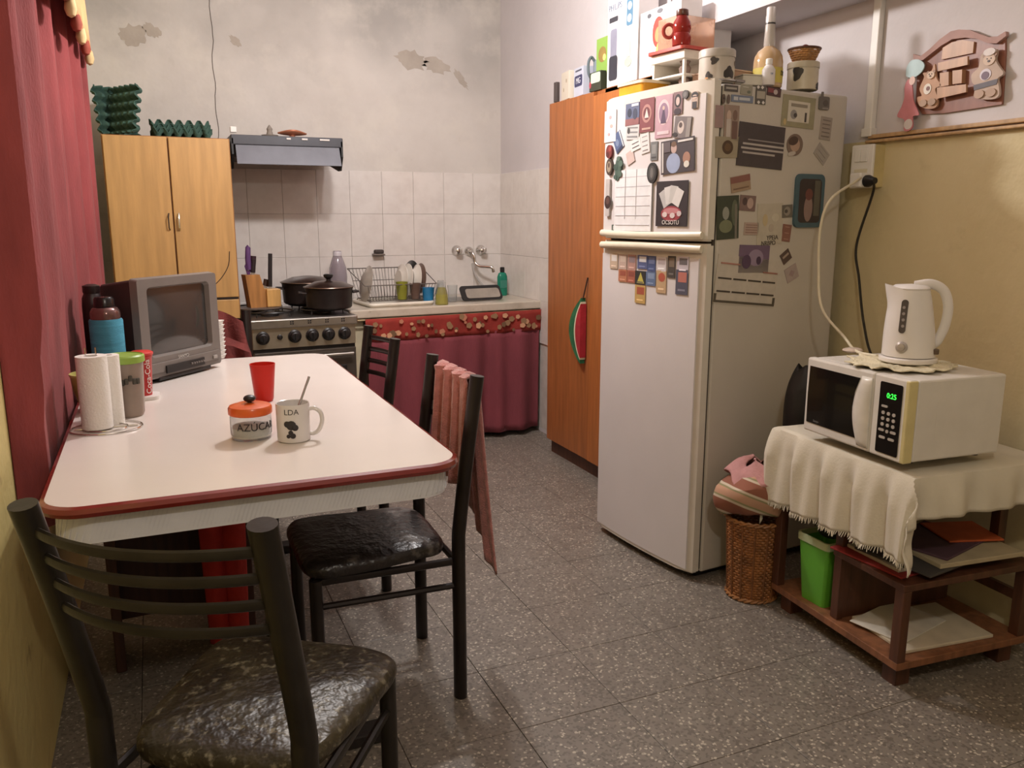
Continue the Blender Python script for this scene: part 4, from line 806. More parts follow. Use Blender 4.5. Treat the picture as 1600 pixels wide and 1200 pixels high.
cards += [
 ('label_magnet', 'small dark brown lettered magnet at the side panel top', 'magnet', 's', .080, 1.714, .058, .020, 0, (86, 78, 74), [('r', 0, 0, .8, .3, (176, 168, 158))]),
 ('card_magnet', 'grey green magnet second along the side panel top', 'magnet', 's', .147, 1.714, .052, .032, -2, (156, 152, 132), [('e', .2, -.2, .3, .3, (110, 116, 96)), ('r', -.1, .25, .5, .1, (190, 184, 170))]),
 ('zigzag_magnet', 'black and white patterned square magnet on the side panel top', 'magnet', 's', .212, 1.702, .046, .060, 0, (92, 86, 80), [('r', 0, 0, .8, .4, (176, 166, 150)), ('d', -.3, .4, .3, .2, W_), ('d', .1, .4, .3, .2, W_), ('d', -.2, -.4, .3, .2, W_), ('d', .25, -.4, .3, .2, W_)]),
 ('label_magnet', 'dark red and black label magnet on the side panel top', 'magnet', 's', .272, 1.716, .064, .028, -4, (84, 50, 50), [('r', -.25, .1, .4, .5, (150, 60, 64)), ('e', .1, .0, .3, .6, (196, 176, 170))]),
 ('sandal_magnet', 'pair of tiny brown flip flop magnets on the side panel', 'magnet', 's', .048, 1.679, .014, .030, 0, (104, 84, 74), [('e', 1.4, 0, 1, 1, (104, 84, 74)), ('t', 0, .1, .6, .3, (60, 44, 40))], 'e', .004),
 ('label_magnet', 'long blue label magnet with white letters on the side panel', 'magnet', 's', .130, 1.684, .096, .022, 0, (110, 126, 156), [('r', -.3, 0, .2, .5, (196, 200, 206)), ('r', .1, 0, .5, .4, (190, 196, 204))]),
 ('framed_magnet', 'olive framed cartoon picture magnet near the side panel top', 'magnet', 's', .394, 1.658, .158, .104, -2, (160, 152, 112), [('r', 0, 0, .66, .66, (214, 206, 186)), ('e', -.15, -.1, .2, .3, (150, 146, 140)), ('r', .22, -.15, .06, .3, (70, 64, 60)), ('r', -.0, .2, .5, .1, (150, 140, 120)), ('e', -.4, -.36, .08, .2, (206, 176, 110)), ('e', -.1, -.12, .1, .14, (80, 74, 70))]),
 ('hand_magnet', 'grey thumbs up hand magnet at the side panel top back', 'magnet', 's', .514, 1.694, .050, .044, 0, (112, 104, 96), [('R', -.28, .55, .26, .6, (112, 104, 96)), ('e', .1, 0, .5, .5, (90, 82, 76)), ('r', .1, -.4, .6, .12, (150, 140, 130))], 'R', .006),
 ('paper_note', 'tan printed note card near the side panel back edge', 'card', 's', .534, 1.610, .056, .078, -4, (166, 152, 138), lines(5, (126, 112, 104), 0, .7)),
 ('paper_note', 'plain grey tilted card below the tan note card', 'card', 's', .522, 1.522, .068, .048, -38, (170, 160, 148), lines(3, (146, 136, 128), 0, .7)),
 ('baby_photo', 'round cut photo of a baby right of the big dark card', 'photo', 's', .386, 1.548, .078, .074, 12, (130, 104, 88), [('e', .0, 0, .6, .62, (186, 148, 122)), ('e', -.08, .2, .6, .4, (84, 60, 46)), ('e', -.25, -.36, .5, .2, (190, 178, 166))], 'e', .0022),
 ('quote_card', 'large dark brown card with lines of white text on the side panel', 'card', 's', .227, 1.537, .212, .142, -3, (72, 62, 64), [('r', .05, .02, .9, .045, (186, 176, 170)), ('r', .04, -.08, .94, .045, (186, 176, 170)), ('r', -.04, -.18, .7, .045, (180, 170, 164)), ('r', .1, .12, .8, .03, (150, 140, 138))]),
 ('sticky_note', 'dusty pink card at the side panel front edge', 'card', 's', .034, 1.623, .034, .070, 0, (168, 132, 130)),
 ('group_photo', 'photo of two people beside the dusty pink card', 'photo', 's', .088, 1.606, .064, .112, 0, (160, 132, 116), [('e', -.2, .2, .3, .3, (204, 170, 150)), ('e', .22, .22, .3, .3, (130, 96, 80)), ('r', -.2, -.15, .3, .5, (200, 184, 174)), ('r', .22, -.2, .35, .5, (120, 84, 74))]),
 ('flower_photo', 'beige photo with a brown round flower below the two people', 'photo', 's', .076, 1.528, .104, .068, 2, (166, 150, 120), [('e', 0, 0, .46, .66, (84, 58, 36)), ('e', 0, .0, .26, .38, (110, 76, 40))]),
 ('coupon_card', 'red topped tan coupon tilted on the side panel', 'coupon', 's', .143, 1.413, .088, .052, 10, (172, 140, 108), [('r', 0, .28, 1, .4, (150, 88, 76)), ('r', 0, -.3, .8, .1, (130, 96, 70))]),
 ('garden_photo', 'tall dark green garden photo at the side panel front', 'photo', 's', .093, 1.300, .098, .144, 3, (58, 68, 50), [('e', -.1, .1, .3, .3, (150, 154, 140)), ('e', -.1, -.2, .6, .3, (120, 128, 90)), ('e', .3, .1, .3, .6, (90, 100, 76)), ('r', .36, -.1, .1, .8, (120, 114, 100))]),
 ('small_photo', 'small brownish face photo right of the garden photo', 'photo', 's', .180, 1.348, .072, .052, -3, (132, 100, 94), [('e', .15, 0, .4, .7, (190, 156, 144)), ('e', -.2, .1, .3, .5, (84, 60, 60))]),
 ('paper_note', 'salmon printed ticket below the small brownish photo', 'paper', 's', .203, 1.262, .066, .042, -2, (186, 156, 140), lines(4, (150, 104, 92), 0, .8, .3, -.3, .06)),
 ('small_photo', 'tiny grey photo touching the blue frame', 'photo', 's', .369, 1.322, .052, .044, 4, (112, 104, 92), [('e', 0, 0, .6, .7, (150, 140, 126)), ('e', -.1, 0, .3, .3, (84, 76, 68))]),
 ('framed_photo', 'blue plastic framed photo hanging on the side panel back', 'photo frame', 's', .470, 1.358, .142, .186, 0, (60, 96, 112), [('R', 0, 0, .78, .82, (58, 46, 46)), ('e', -.05, -.14, .3, .5, (150, 118, 110)), ('e', -.05, .12, .26, .22, (120, 60, 54)), ('r', .24, .05, .2, .66, (96, 90, 76))], 'R', .010),
 ('ticket_strip', 'narrow brick red ticket below the tiny grey photo', 'ticket', 's', .373, 1.246, .042, .060, -6, (150, 92, 76), lines(3, (190, 140, 120), 0, .5)),
 ('picture_note', 'pale thin sheet with faint figures and printed capital letters', 'paper', 's', .290, 1.278, .120, .140, 2, (196, 184, 162), [('e', -.2, .1, .2, .3, (204, 180, 130)), ('e', .2, .15, .3, .2, (206, 196, 172)), ('e', .05, -.1, .2, .2, (186, 170, 150))]),
 ('purple_card', 'purple square picture card on the calendar sheet', 'card', 's', .224, 1.158, .142, .096, -2, (112, 84, 120), [('e', .05, .05, .5, .6, (150, 124, 158)), ('e', -.25, -.1, .3, .5, (84, 56, 92)), ('e', .15, -.05, .16, .3, (70, 46, 80))]),
 ('month_calendar', 'cream monthly calendar sheet low on the side panel', 'calendar', 's', .196, 1.082, .290, .165, -6, (202, 190, 174), [('r', 0, -.46, 1, .05, (84, 76, 60)), ('r', -.48, -.38, .04, .16, (84, 76, 60)), ('r', .48, -.38, .04, .16, (84, 76, 60))]+[('r', -.36+.24*i, .02, .21, .035, (66, 56, 50)) for i in range(4)]+[('r', -.36+.24*i, -.25, .21, .035, (66, 56, 50)) for i in range(4)]+[('r', -.3, .33, .3, .03, (190, 120, 104)), ('r', .36, .22, .24, .03, (176, 106, 90))]),
 ('tag_magnet', 'dark brown tag magnet tilted right of the purple card', 'magnet', 's', .378, 1.163, .046, .040, 34, (92, 68, 60), [('r', 0, .1, .7, .2, (170, 146, 130))]),
 ('paper_scrap', 'faded pink paper scrap below the dark tag magnet', 'paper', 's', .412, 1.103, .060, .052, 24, (178, 156, 150), [('d', 0, 0, .5, .5, (166, 136, 134))]),
]
for c in cards: card(*c[:10], *( [c[10]] if len(c) > 10 else []), **({'shape': c[11], 'th': c[12]} if len(c) > 11 else {}))




byl = {o['label']: o for o in bpy.data.objects if 'label' in o}
def ctext(lb, s, size, c, dx=0, dz=0, th=.0030):
    o = byl[lb]; return text(s, size, 'lettering', M(c, .6), o, (dx, -th, dz), ext=.0004)
ctext('black poster card with fanned playing cards and red chips', 'OCSOTU', .021, (216, 208, 204), 0, -.064, .0045)
ctext('pale thin sheet with faint figures and printed capital letters', 'YPEIA', .022, (74, 62, 52), .012, -.048, .0032)
ctext('pale thin sheet with faint figures and printed capital letters', 'NRBPO', .021, (74, 62, 52), -.006, -.066, .0032)

# ================================================================= ON TOP OF THE FRIDGE
ZF = 1.7405
def fp(x, y): v = FO+Matrix.Rotation(TH, 3, 'Z') @ Vector((x, y, 0)); return v.x, v.y
tt = T('food_container', 'orange yellow food container with white lid at the fridge top far edge', 'container', (*fp(.10, .49), ZF), 5.5)
B().prism(rrect(.13, .16, .02), 0, .045).obj('container_body', M((232, 158, 34), .35, trans=.15), tt)
B().prism(rrect(.142, .172, .024), .045, .054).prism(rrect(.115, .145, .02), .054, .058).obj('lid', M((226, 206, 170), .4), tt)
def spots(b, r, h, items, m=None):
    for (ad, z, w_, h2, seed) in items:
        random.seed(seed); rows = 8; n = 10
        def f(u, v):
            rr = 1+.18*math.sin(3*2*PI*u+seed)+.1*math.sin(5*2*PI*u); dx = w_/2*v*rr*math.cos(2*PI*u); dz = h2/2*v*rr*math.sin(2*PI*u)
            a = rad(ad)+dx/r; zz = min(h, max(.001, z+dz)); return Vector(((r+.0008)*math.sin(a), -(r+.0008)*math.cos(a), zz))
        b.grid(20, 3, f)
DOT = M((58, 52, 48), .5)
sp_ = T('spotted_tin', 'large round cream tin with black cow spots on the fridge front', 'tin', (*fp(.105, .10), ZF))
B().lathe([(.056, 0), (.059, .002), (.059, .082), (.0, .083)], n=40, cap=False).obj('tin_body', M((190, 180, 166), .4), sp_)
B().lathe([(.061, .082), (.061, .104), (.058, .108), (0, .109)], n=40, cap=False).obj('lid', M((178, 170, 158), .4), sp_)
b = B(); spots(b, .059, .082, [(-45, .068, .026, .024, 1), (-62, .018, .026, .03, 2), (8, .030, .046, .036, 3), (48, .064, .028, .026, 4), (80, .02, .03, .03, 5), (-5, -.0, .0, .0, 6)][:5]); b.obj('black_spots', DOT, sp_)
kn = tag(B().tube([(0, 0, .003), (.05, .008, .004), (.13, .02, .006)], .004, n=8, sx=1.8, sy=.7).tube([(.13, .02, .006), (.17, .027, .007)], .006, n=8, sx=1.6, sy=.8).obj('table_knife', CHROME, loc=(*fp(.0, .03), ZF)), 'shiny table knife lying at the fridge top front corner', 'knife')
cd = T('cardboard_box', 'low flat tan cardboard box on the fridge top behind the spotted tin', 'box', (*fp(.24, .20), ZF), 12)
B().box((0, 0, .028), (.17, .16, .056), bev=.003).obj('box_body', M((168, 132, 106), .8), cd); B().box((0, 0, .058), (.174, .164, .005), bev=.001).obj('lid', M((190, 158, 134), .8), cd)
wbx = T('white_box', 'small white cardboard box between the spotted tin and the bottles', 'box', (*fp(.235, .075), ZF), -10)
B().box((0, 0, .016), (.085, .06, .032), bev=.003).box((0, 0, .0335), (.088, .063, .003)).obj('box_body', M((206, 200, 184), .6), wbx)
og = T('storage_drawers', 'white plastic organiser with red top plate behind the spotted tin', 'organiser', (*fp(.18, .36), ZF), 8)
B().box((0, 0, .014), (.15, .17, .024), bev=.003).box((0, 0, .060), (.15, .17, .008), bev=.002).box((0, 0, .128), (.16, .18, .03), bev=.003).box((.06, 0, .08), (.02, .16, .12)).box((0, .08, .08), (.15, .01, .12)).box((-.068, -.078, .08), (.01, .01, .12)).obj('organiser_body', M((220, 212, 200), .4), og)
b = B(); b.prism(rrect(.19, .20, .02), .144, .154); b.obj('red_plate', M((196, 70, 60), .35), og, label='red top plate')
for i in range(2): B().lathe([(.018, 0), (.022, .02), (.014, .034), (.02, .044)], (-.03, -.04, .027+.045*i*.9), 16).obj('small_jar', M((176, 150, 140), .2, trans=.4), og)
rj = T('red_glass_jug', 'red glass jug with dark lid and round handle high on the fridge', 'jug', (*fp(.115, .30), ZF+.1545))
B().lathe([(.026, 0), (.032, .004), (.034, .03), (.028, .045), (.033, .06), (.030, .082), (.020, .098), (.019, .104), (0, .104)], n=28, cap=False).obj('jug_body', M((176, 48, 40), .12, trans=.35), rj)
B().tube([(.0+.019*math.cos(a*PI/10)-.045, -.0, .055+.022*math.sin(a*PI/10)) for a in range(20)], .0065, n=8, closed=True).obj('handle', M((186, 70, 60), .15, trans=.3), rj, rot=(0, 0, rad(-35)))
B().lathe([(.021, .104), (.022, .106), (.021, .122), (.017, .125)], n=20).obj('lid', M((96, 50, 36), .3), rj)
cbx = T('clear_box', 'open clear plastic box standing behind the red jug', 'box', (*fp(.22, .40), ZF+.1545), 5.5)
b = B()
for s in (-1, 1): b.box((s*.082, 0, .06), (.003, .12, .12)); b.box((0, s*.06, .06), (.164, .003, .12))
b.box((0, 0, .0015), (.164, .12, .003)); b.obj('box_wall', M((224, 180, 150), .15, trans=.5, alpha=.75), cbx)
BT = T('liquor_bottle', 'tall bottle of cream coloured drink with long clear neck on the fridge', 'bottle', (*fp(.325, .085), ZF))
B().lathe([(.046, 0), (.050, .005), (.050, .085), (.047, .105), (.038, .122), (.022, .134), (.018, .138), (.0, .138)], n=34, cap=False).obj('bottle_body', M((196, 160, 112), .12, coat=.5), BT, label='body filled with cream drink')
B().lathe([(.0185, .138), (.019, .15), (.017, .195), (.016, .235), (.0135, .235), (.014, .195), (.0155, .15), (.015, .139)], n=24, cap=False).obj('neck', M((216, 208, 200), .1, trans=.35), BT)
B().lathe([(.0165, .215), (.0165, .236), (.015, .24), (.0155, .262), (.013, .266)], n=20).obj('cap', M((206, 200, 196), .3, .3), BT)
B().lathe([(.017, .210), (.017, .215)], n=20).obj('neck_band', BLACK, BT)
B().lathe([(.0506, .015), (.0506, .065)], n=34, cap=False).obj('bottle_label', M((206, 186, 76), .6), BT, label='yellow paper label')
text('DCI', .022, 'lettering', BLACK, BT, (0, 0, .046), (0, 0, rad(38)), wrap=.0512)
wbt = T('small_white_bottle', 'small white plastic bottle standing before the liquor bottle', 'bottle', (*fp(.272, .028), ZF), 0)
B().lathe([(.020, 0), (.022, .004), (.022, .05), (.014, .062), (.010, .066), (.010, .070)], n=22).obj('bottle_body', M((224, 218, 216), .4), wbt)
B().lathe([(.0115, .068), (.0115, .084), (.009, .086)], n=16).obj('cap', WHITE, wbt)
text('te', .012, 'lettering', M((90, 110, 150), .5), wbt, (0, 0, .036), (0, 0, rad(-10)), wrap=.0223, ext=.0003)
cw = T('cow_tin', 'cream tin with black cow patches carrying the wicker basket', 'tin', (*fp(.475, .065), ZF))
B().lathe([(.050, 0), (.053, .002), (.053, .074), (0, .075)], n=36, cap=False).obj('tin_body', M((202, 190, 164), .4), cw)
B().lathe([(.055, .074), (.055, .092), (.052, .095), (0, .096)], n=36, cap=False).obj('lid', M((196, 184, 158), .4), cw)
b = B(); spots(b, .053, .074, [(-62, .055, .035, .05, 1), (40, .012, .05, .024, 2), (75, .03, .03, .04, 7)]); b.obj('black_spots', DOT, cw)
bk = T('small_basket', 'small round wicker basket on top of the cow tin', 'basket', (*fp(.475, .065), ZF+.0965))
def weave(b, r0, r1, h, rows, n, th_, z0=0):
    for i in range(rows):
        t_ = i/(rows-1); r = r0+(r1-r0)*t_; z = z0+h*t_
        b.tube([((r+th_*.7*math.cos(k*PI+i*PI))*math.cos(2*PI*k/n), (r+th_*.7*math.cos(k*PI+i*PI))*math.sin(2*PI*k/n), z) for k in range(n)], th_, n=5, sy=h/(rows-1)/th_*.52, sx=.8, closed=True, flat=(0, 0, 1))
WK = M((170, 116, 56), .6, var=.35, scale=40)
b = B(); weave(b, .036, .052, .036, 6, 36, .0022, .003); b.lathe([(0, 0), (.036, 0), (.036, .004), (0, .004)], n=24, cap=False); b.obj('weave', WK, bk, kind='stuff')
B().tube([(.054*math.cos(a*PI/16), .054*math.sin(a*PI/16), .043) for a in range(32)], .004, n=8, closed=True).obj('basket_rim', M((92, 54, 34), .5), bk)
tag(B().ball((*fp(.468, .055), ZF+.0965+.042), .016, 10).obj('dark_red_ball', M((120, 40, 48), .3)), 'dark red round bauble sitting in the small basket', 'ornament')
tag(B().lathe([(.0, 0), (.014, .004), (.019, .016), (.012, .028), (.006, .032)], (*fp(.507, .07), ZF+.0965+.022), 14).obj('glass_stopper', GLASS), 'clear crystal glass stopper sitting in the small basket', 'ornament')

# ================================================================= ON TOP OF THE WARDROBE
ZW = 1.8855
def carton(name, label, cat, x, y, w_, d_, h_, rz, c, parts=()):
    # local: front face looks along -x, width along y
    t = T(name, label, cat, (x, y, ZW), rz)
    B().box((d_/2, 0, h_/2), (d_, w_, h_), bev=.0015).obj('box_body', M(c, .5, var=.03), t)
    for q_, (nm, k, dy, z, w1, h1, cc) in enumerate(parts):
        sh = [(w1/2*math.cos(2*PI*i/22), h1/2*math.sin(2*PI*i/22)) for i in range(22)] if k == 'e' else rrect(w1, h1, min(w1, h1)*.2, 3)
        B().prism(sh, 0, .0006+.0003*q_, Matrix.Translation((0, -dy, z)) @ Matrix.Rotation(-PI/2, 4, 'Z') @ XZ).obj(nm, M(cc, .5), t, smooth=False)
    return t
p1 = carton('blender_box', 'tall white box printed with a black blender on the wardrobe', 'box', 1.985, 3.375, .26, .10, .40, 0, (226, 222, 222),
    [('printed_jug', 'R', .055-.13, .17, .058, .15, (132, 132, 150)), ('printed_base', 'R', .055-.13, .078, .075, .105, (52, 52, 62)), ('printed_lid', 'R', .052-.13, .285, .075, .022, (60, 60, 68)),
     ('printed_badge', 'R', .06, .29, .05, .11, (84, 126, 156)), ('badge_dot', 'e', .06, .315, .034, .034, (214, 226, 232)), ('badge_dot', 'e', .06, .265, .034, .034, (214, 226, 232)), ('printed_glass', 'R', .055, .14, .034, .07, (186, 186, 176)), ('printed_plate', 'e', .055, .085, .06, .04, (176, 190, 170))])
text('PHILIPS', .038, 'lettering', M((120, 130, 150), .5), p1, (-.0012, .065, .335), (0, 0, -PI/2), ext=.0006, sx=.95)
p2_ = carton('juicer_box', 'white box printed with red and yellow fruit beside the blender box', 'box', 1.987, 3.08, .30, .10, .262, 0, (228, 224, 224),
    [('printed_fruit', 'e', -.01, .165, .085, .12, (206, 72, 62)), ('printed_fruit', 'e', -.01, .155, .045, .06, (224, 150, 96)), ('printed_juice', 'e', .01, .075, .07, .11, (230, 200, 100)), ('printed_bowl', 'e', -.065, .075, .05, .10, (186, 180, 190)), ('printed_knob', 'e', -.08, .24, .03, .018, (90, 90, 96)), ('printed_knob', 'e', .0, .245, .04, .018, (110, 110, 116))])
carton('plain_carton', 'plain tall white carton standing behind the juicer box', 'box', 2.14, 3.10, .22, .14, .42, 0, (224, 220, 220), [('printed_dot', 'e', .08, .33, .012, .012, (120, 120, 126)), ('printed_dot', 'e', .08, .30, .014, .014, (110, 110, 118))])
tag(B().box((1.99, 4.035, ZW+.05), (.022, .03, .10), bev=.003).obj('dark_carton', M((74, 64, 62), .6)), 'narrow dark carton at the far end of the wardrobe top', 'box')
g1 = carton('paper_package', 'cream paper flour package on the wardrobe top', 'package', 1.985, 3.93, .115, .06, .135, -8, (206, 196, 178), [('printed_dots', 'e', -.02, .05, .01, .02, (160, 140, 110)), ('printed_dots', 'e', .02, .09, .01, .02, (160, 140, 110))])
g2 = carton('printed_package', 'grey package with navy block print on the wardrobe top', 'package', 1.987, 3.79, .12, .06, .135, -6, (186, 190, 206), [('printed_block', 'R', 0, .072, .10, .052, (52, 54, 96)), ('printed_line', 'R', 0, .12, .08, .008, (84, 84, 100))])
text('MG', .04, 'lettering', M((206, 206, 216), .5), g2, (-.0012, 0, .072), (0, 0, -PI/2))
g3 = carton('green_package', 'green snack package with yellow print standing beside the blender box', 'package', 2.012, 3.60, .115, .05, .24, 0, (136, 176, 72), [('printed_food', 'e', .0, .165, .075, .07, (150, 122, 60)), ('printed_food', 'e', .02, .15, .03, .03, (214, 196, 110))])
g4 = carton('small_green_box', 'small dark box with a pale green face before the green package', 'box', 1.975, 3.60, .11, .03, .085, 0, (58, 62, 46), [('printed_panel', 'R', .005, .058, .09, .045, (186, 206, 186)), ('printed_flower', 'e', -.045, .03, .02, .03, (170, 60, 70))])
jh = T('jug_with_handle', 'grey plastic jug with curved handle behind the small green box', 'jug', (2.045, 3.685, ZW))
B().lathe([(.028, 0), (.03, .1), (.03, .15), (.026, .154)], n=18).obj('jug_body', M((120, 132, 140), .4), jh)
B().tube(smoothpath([(-.028, 0, .15), (-.045, -.0, .165), (-.06, 0, .14), (-.058, 0, .09), (-.03, 0, .05)], 5), .007, n=8).obj('handle', M((92, 104, 112), .4), jh)
# ================================================================= WALL PLAQUE
PQ = {
"board":[(-0.164, 1.829), (-0.137, 1.826), (-0.096, 1.846), (-0.057, 1.876), (-0.017, 1.886), (0.032, 1.878), (0.065, 1.86), (0.102, 1.844), (0.132, 1.84), (0.156, 1.849), (0.164, 1.788), (0.172, 1.638), (-0.028, 1.634), (-0.115, 1.64), (-0.146, 1.676), (-0.152, 1.806)],
"arch_top":[(-0.163, 1.838), (-0.133, 1.826), (-0.1, 1.842), (-0.064, 1.866), (-0.025, 1.883), (0.004, 1.883), (0.044, 1.874), (0.077, 1.857), (0.114, 1.84), (0.144, 1.836), (0.168, 1.846), (0.171, 1.833), (0.142, 1.817), (0.112, 1.823), (0.071, 1.843), (0.031, 1.854), (-0.017, 1.858), (-0.057, 1.845), (-0.098, 1.824), (-0.122, 1.812), (-0.159, 1.816)],
"top_plate":[(-0.054, 1.839), (-0.022, 1.85), (0.018, 1.85), (0.059, 1.837), (0.059, 1.804), (-0.054, 1.803)],
"bar1":[(-0.051, 1.791), (0.056, 1.794), (0.059, 1.768), (-0.048, 1.765)],
"bar2":[(-0.046, 1.714), (0.061, 1.71), (0.064, 1.686), (-0.042, 1.679)],
"post1":[(-0.047, 1.76), (-0.014, 1.759), (-0.009, 1.717), (-0.042, 1.716)],
"post2":[(0.0, 1.76), (0.035, 1.758), (0.038, 1.717), (0.005, 1.718)],
"chef1":[(-0.107, 1.755), (-0.113, 1.77), (-0.083, 1.769), (-0.072, 1.791), (-0.067, 1.78), (-0.059, 1.748), (-0.039, 1.721), (-0.059, 1.713), (-0.047, 1.684), (-0.048, 1.656), (-0.078, 1.652), (-0.115, 1.667), (-0.127, 1.694), (-0.109, 1.698), (-0.121, 1.721)],
"chef2":[(0.112, 1.798), (0.145, 1.8), (0.15, 1.788), (0.149, 1.769), (0.166, 1.744), (0.179, 1.729), (0.177, 1.72), (0.163, 1.712), (0.17, 1.689), (0.173, 1.662), (0.152, 1.654), (0.106, 1.661), (0.089, 1.673), (0.089, 1.7), (0.076, 1.715), (0.073, 1.738), (0.094, 1.755), (0.098, 1.787)],
"balloon":[(-0.177, 1.779), (-0.175, 1.8), (-0.159, 1.816), (-0.132, 1.815), (-0.11, 1.801), (-0.106, 1.786), (-0.118, 1.77), (-0.143, 1.76), (-0.171, 1.766)],
"girl":[(-0.165, 1.757), (-0.151, 1.747), (-0.143, 1.718), (-0.134, 1.681), (-0.109, 1.638), (-0.133, 1.634), (-0.129, 1.601), (-0.146, 1.588), (-0.165, 1.593), (-0.166, 1.626), (-0.198, 1.641), (-0.183, 1.672), (-0.175, 1.7), (-0.177, 1.737)]}
pq = T('wooden_wall_plaque', 'carved wooden wall plaque with two bear cooks and a little fence', 'plaque', (XR-.0005, 2.0, 1.6))
MF = Matrix.Rotation(-PI/2, 4, 'Z') @ XZ       # x right -> -Y, depth towards -X
def pqp(nm, key, d0, d1, mat, label=None, parent=None):
    pts = [Vector((x, z-1.6, 0)) for x, z in PQ[key]]
    if key in ('chef1', 'chef2', 'balloon', 'girl'):
        q = []; n = len(pts)
        for i in range(n):
            a, b_, c, d = pts[i-1], pts[i], pts[(i+1) % n], pts[(i+2) % n]
            for k in range(4):
                t = k/4; q.append(.5*((2*b_)+(-a+c)*t+(2*a-5*b_+4*c-d)*t*t+(-a+3*b_-3*c+d)*t**3))
        pts = q
    return B().prism([(p.x, p.y) for p in pts], d0, d1, MF).obj(nm, mat, parent or pq, smooth=False, label=label)
PW1 = wood((146, 92, 74), .2); PW2 = wood((186, 138, 100), .18); PW3 = wood((196, 160, 150), .1)
pqp('backboard', 'board', 0, .009, PW1); pqp('arched_top', 'arch_top', .009, .022, M((170, 128, 118), .6), 'faded mauve arched top'); pqp('name_plate', 'top_plate', .009, .016, PW2)
for k in ('bar1', 'bar2'): pqp('fence_rail', k, .026, .034, PW2)
for k in ('post1', 'post2'): pqp('fence_post', k, .009, .026, PW2)
f1 = pqp('bear_figure', 'chef1', .018, .026, M((196, 152, 122), .6), 'small pale bear figure with a white badge')
f2 = pqp('bear_figure', 'chef2', .018, .028, M((190, 164, 146), .6), 'larger pale bear figure with grey apron band')
def dsc(x, z, rx, rz, d0, d1, c, nm, par): B().prism([(x+rx*math.cos(i*PI/10), z-1.6+rz*math.sin(i*PI/10)) for i in range(20)], d0, d1, MF).obj(nm, M(c, .5), par, smooth=False)
dsc(-.088, 1.716, .015, .017, .026, .028, (224, 214, 200), 'badge', f1); dsc(-.085, 1.717, .007, .007, .028, .029, (130, 90, 84), 'badge_print', f1)
dsc(.122, 1.73, .019, .017, .028, .030, (206, 196, 206), 'badge', f2); dsc(.122, 1.727, .013, .012, .030, .031, (104, 76, 96), 'badge_print', f2)
B().prism([(.085, .104), (.165, .112), (.163, .096), (.088, .088)], .028, .030, MF).obj('apron_band', M((104, 100, 108), .6), f2, smooth=False)
for f_, x, z, k in ((f1, -.080, 1.676, 1), (f2, .128, 1.678, 1.15)):
    for q in (-1, 1): dsc(x+q*.017*k, z-.004, .015*k, .011*k, .028, .033, (176, 142, 116), 'foot', f_)
for f_, x, z, k in ((f1, -.078, 1.758, .8), (f2, .13, 1.772, 1.1)):
    dsc(x, z, .018*k, .015*k, .026, .031, (206, 176, 150), 'face', f_)
    for q in (-1, 1): dsc(x+q*.015*k, z+.012*k, .006*k, .006*k, .026, .030, (160, 120, 96), 'ear', f_); dsc(x+q*.006*k, z+.003, .002, .002, .031, .0318, (50, 40, 38), 'eye', f_)
    dsc(x, z-.004*k, .004*k, .003*k, .031, .0325, (70, 52, 46), 'nose', f_)
dsc(.13, 1.794, .020, .011, .028, .034, (214, 202, 196), 'cook_hat', f2)

gd = T('hanging_doll_ornament', 'flat doll ornament in a pink dress with pale blue balloon hung on the plaque', 'ornament', (XR-.0005, 2.0, 1.6))
pqp('pink_doll', 'girl', .028, .032, M((204, 122, 128), .6), 'pink doll figure', gd); pqp('blue_balloon', 'balloon', .028, .032, M((176, 204, 208), .5), 'pale blue balloon', gd)
dsc(-.147, 1.75, .012, .014, .032, .034, (222, 184, 170), 'doll_face', gd); dsc(-.148, 1.61, .017, .017, .0321, .033, (216, 206, 200), 'stockings', gd)
B().tube([(-.03, .165, .163), (-.03, .15, .17), (-.024, .13, .19)], .0015, n=5).obj('string', DARKBROWN, gd)

# ================================================================= BENCH, CLOTH, MICROWAVE
bn = T('wooden_bench', 'dark old wooden shelf bench below the microwave', 'shelf', (2.05, 1.76, 0), -4)
# local: x depth to the wall, y along the wall
BX0, BX1, BY0, BY1 = -.225, .26, -.28, .28
RAW = wood((132, 82, 52), .3)
B().box(((BX0+BX1)/2, 0, .075), (BX1-BX0, .56, .022), bev=.002).obj('bottom_shelf', RAW, bn, label='paler worn bottom shelf')
B().box(((BX0+BX1)/2, -.14, .308), (BX1-BX0, .28, .02), bev=.002).obj('middle_shelf', DARKWOOD, bn)
B().box(((BX0+BX1)/2, 0, .612), (BX1-BX0, .56, .024), bev=.002).obj('top_board', DARKWOOD, bn)
for (x, y) in ((BX0+.014, BY0+.016), (BX1-.02, BY0+.02), (BX0+.014, BY1-.016), (BX1-.02, BY1-.02)):
    h0 = .086
    B().box((x, y, h0+(.60-h0)/2 if y > 0 else h0+(.298-h0)/2), (.028, .032, (.60-h0) if y > 0 else .298-h0), bev=.002).obj('post', DARKWOOD, bn)
for y in (BY0+.012,): 
    B().box((BX1-.03, y+.1, .46), (.03, .03, .28)).obj('post', DARKWOOD, bn)
B().box((BX0+.03, -.0, .343), (.02, .03, .51)).obj('post', DARKWOOD, bn)
B().box((.02, .0, .197), (.44, .016, .22)).obj('divider', DARKWOOD, bn)
for (x, y) in ((BX0+.05, BY0+.05), (BX1-.05, BY0+.05), (BX0+.05, BY1-.05), (BX1-.05, BY1-.05)): B().box((x, y, .032), (.05, .05, .064)).obj('foot', DARKWOOD, bn)
B().box((BX1-.01, -.1, .20), (.014, .34, .03)).obj('back_rail', DARKWOOD, bn)
def bp(x, y): v = Matrix.Rotation(rad(-4), 3, 'Z') @ Vector((x, y, 0)); return 2.05+v.x, 1.76+v.y
gt = T('green_bin', 'bright green plastic bin with pale rim in the bench left bay', 'bin', (*bp(-.155, .115), .0865), 0)
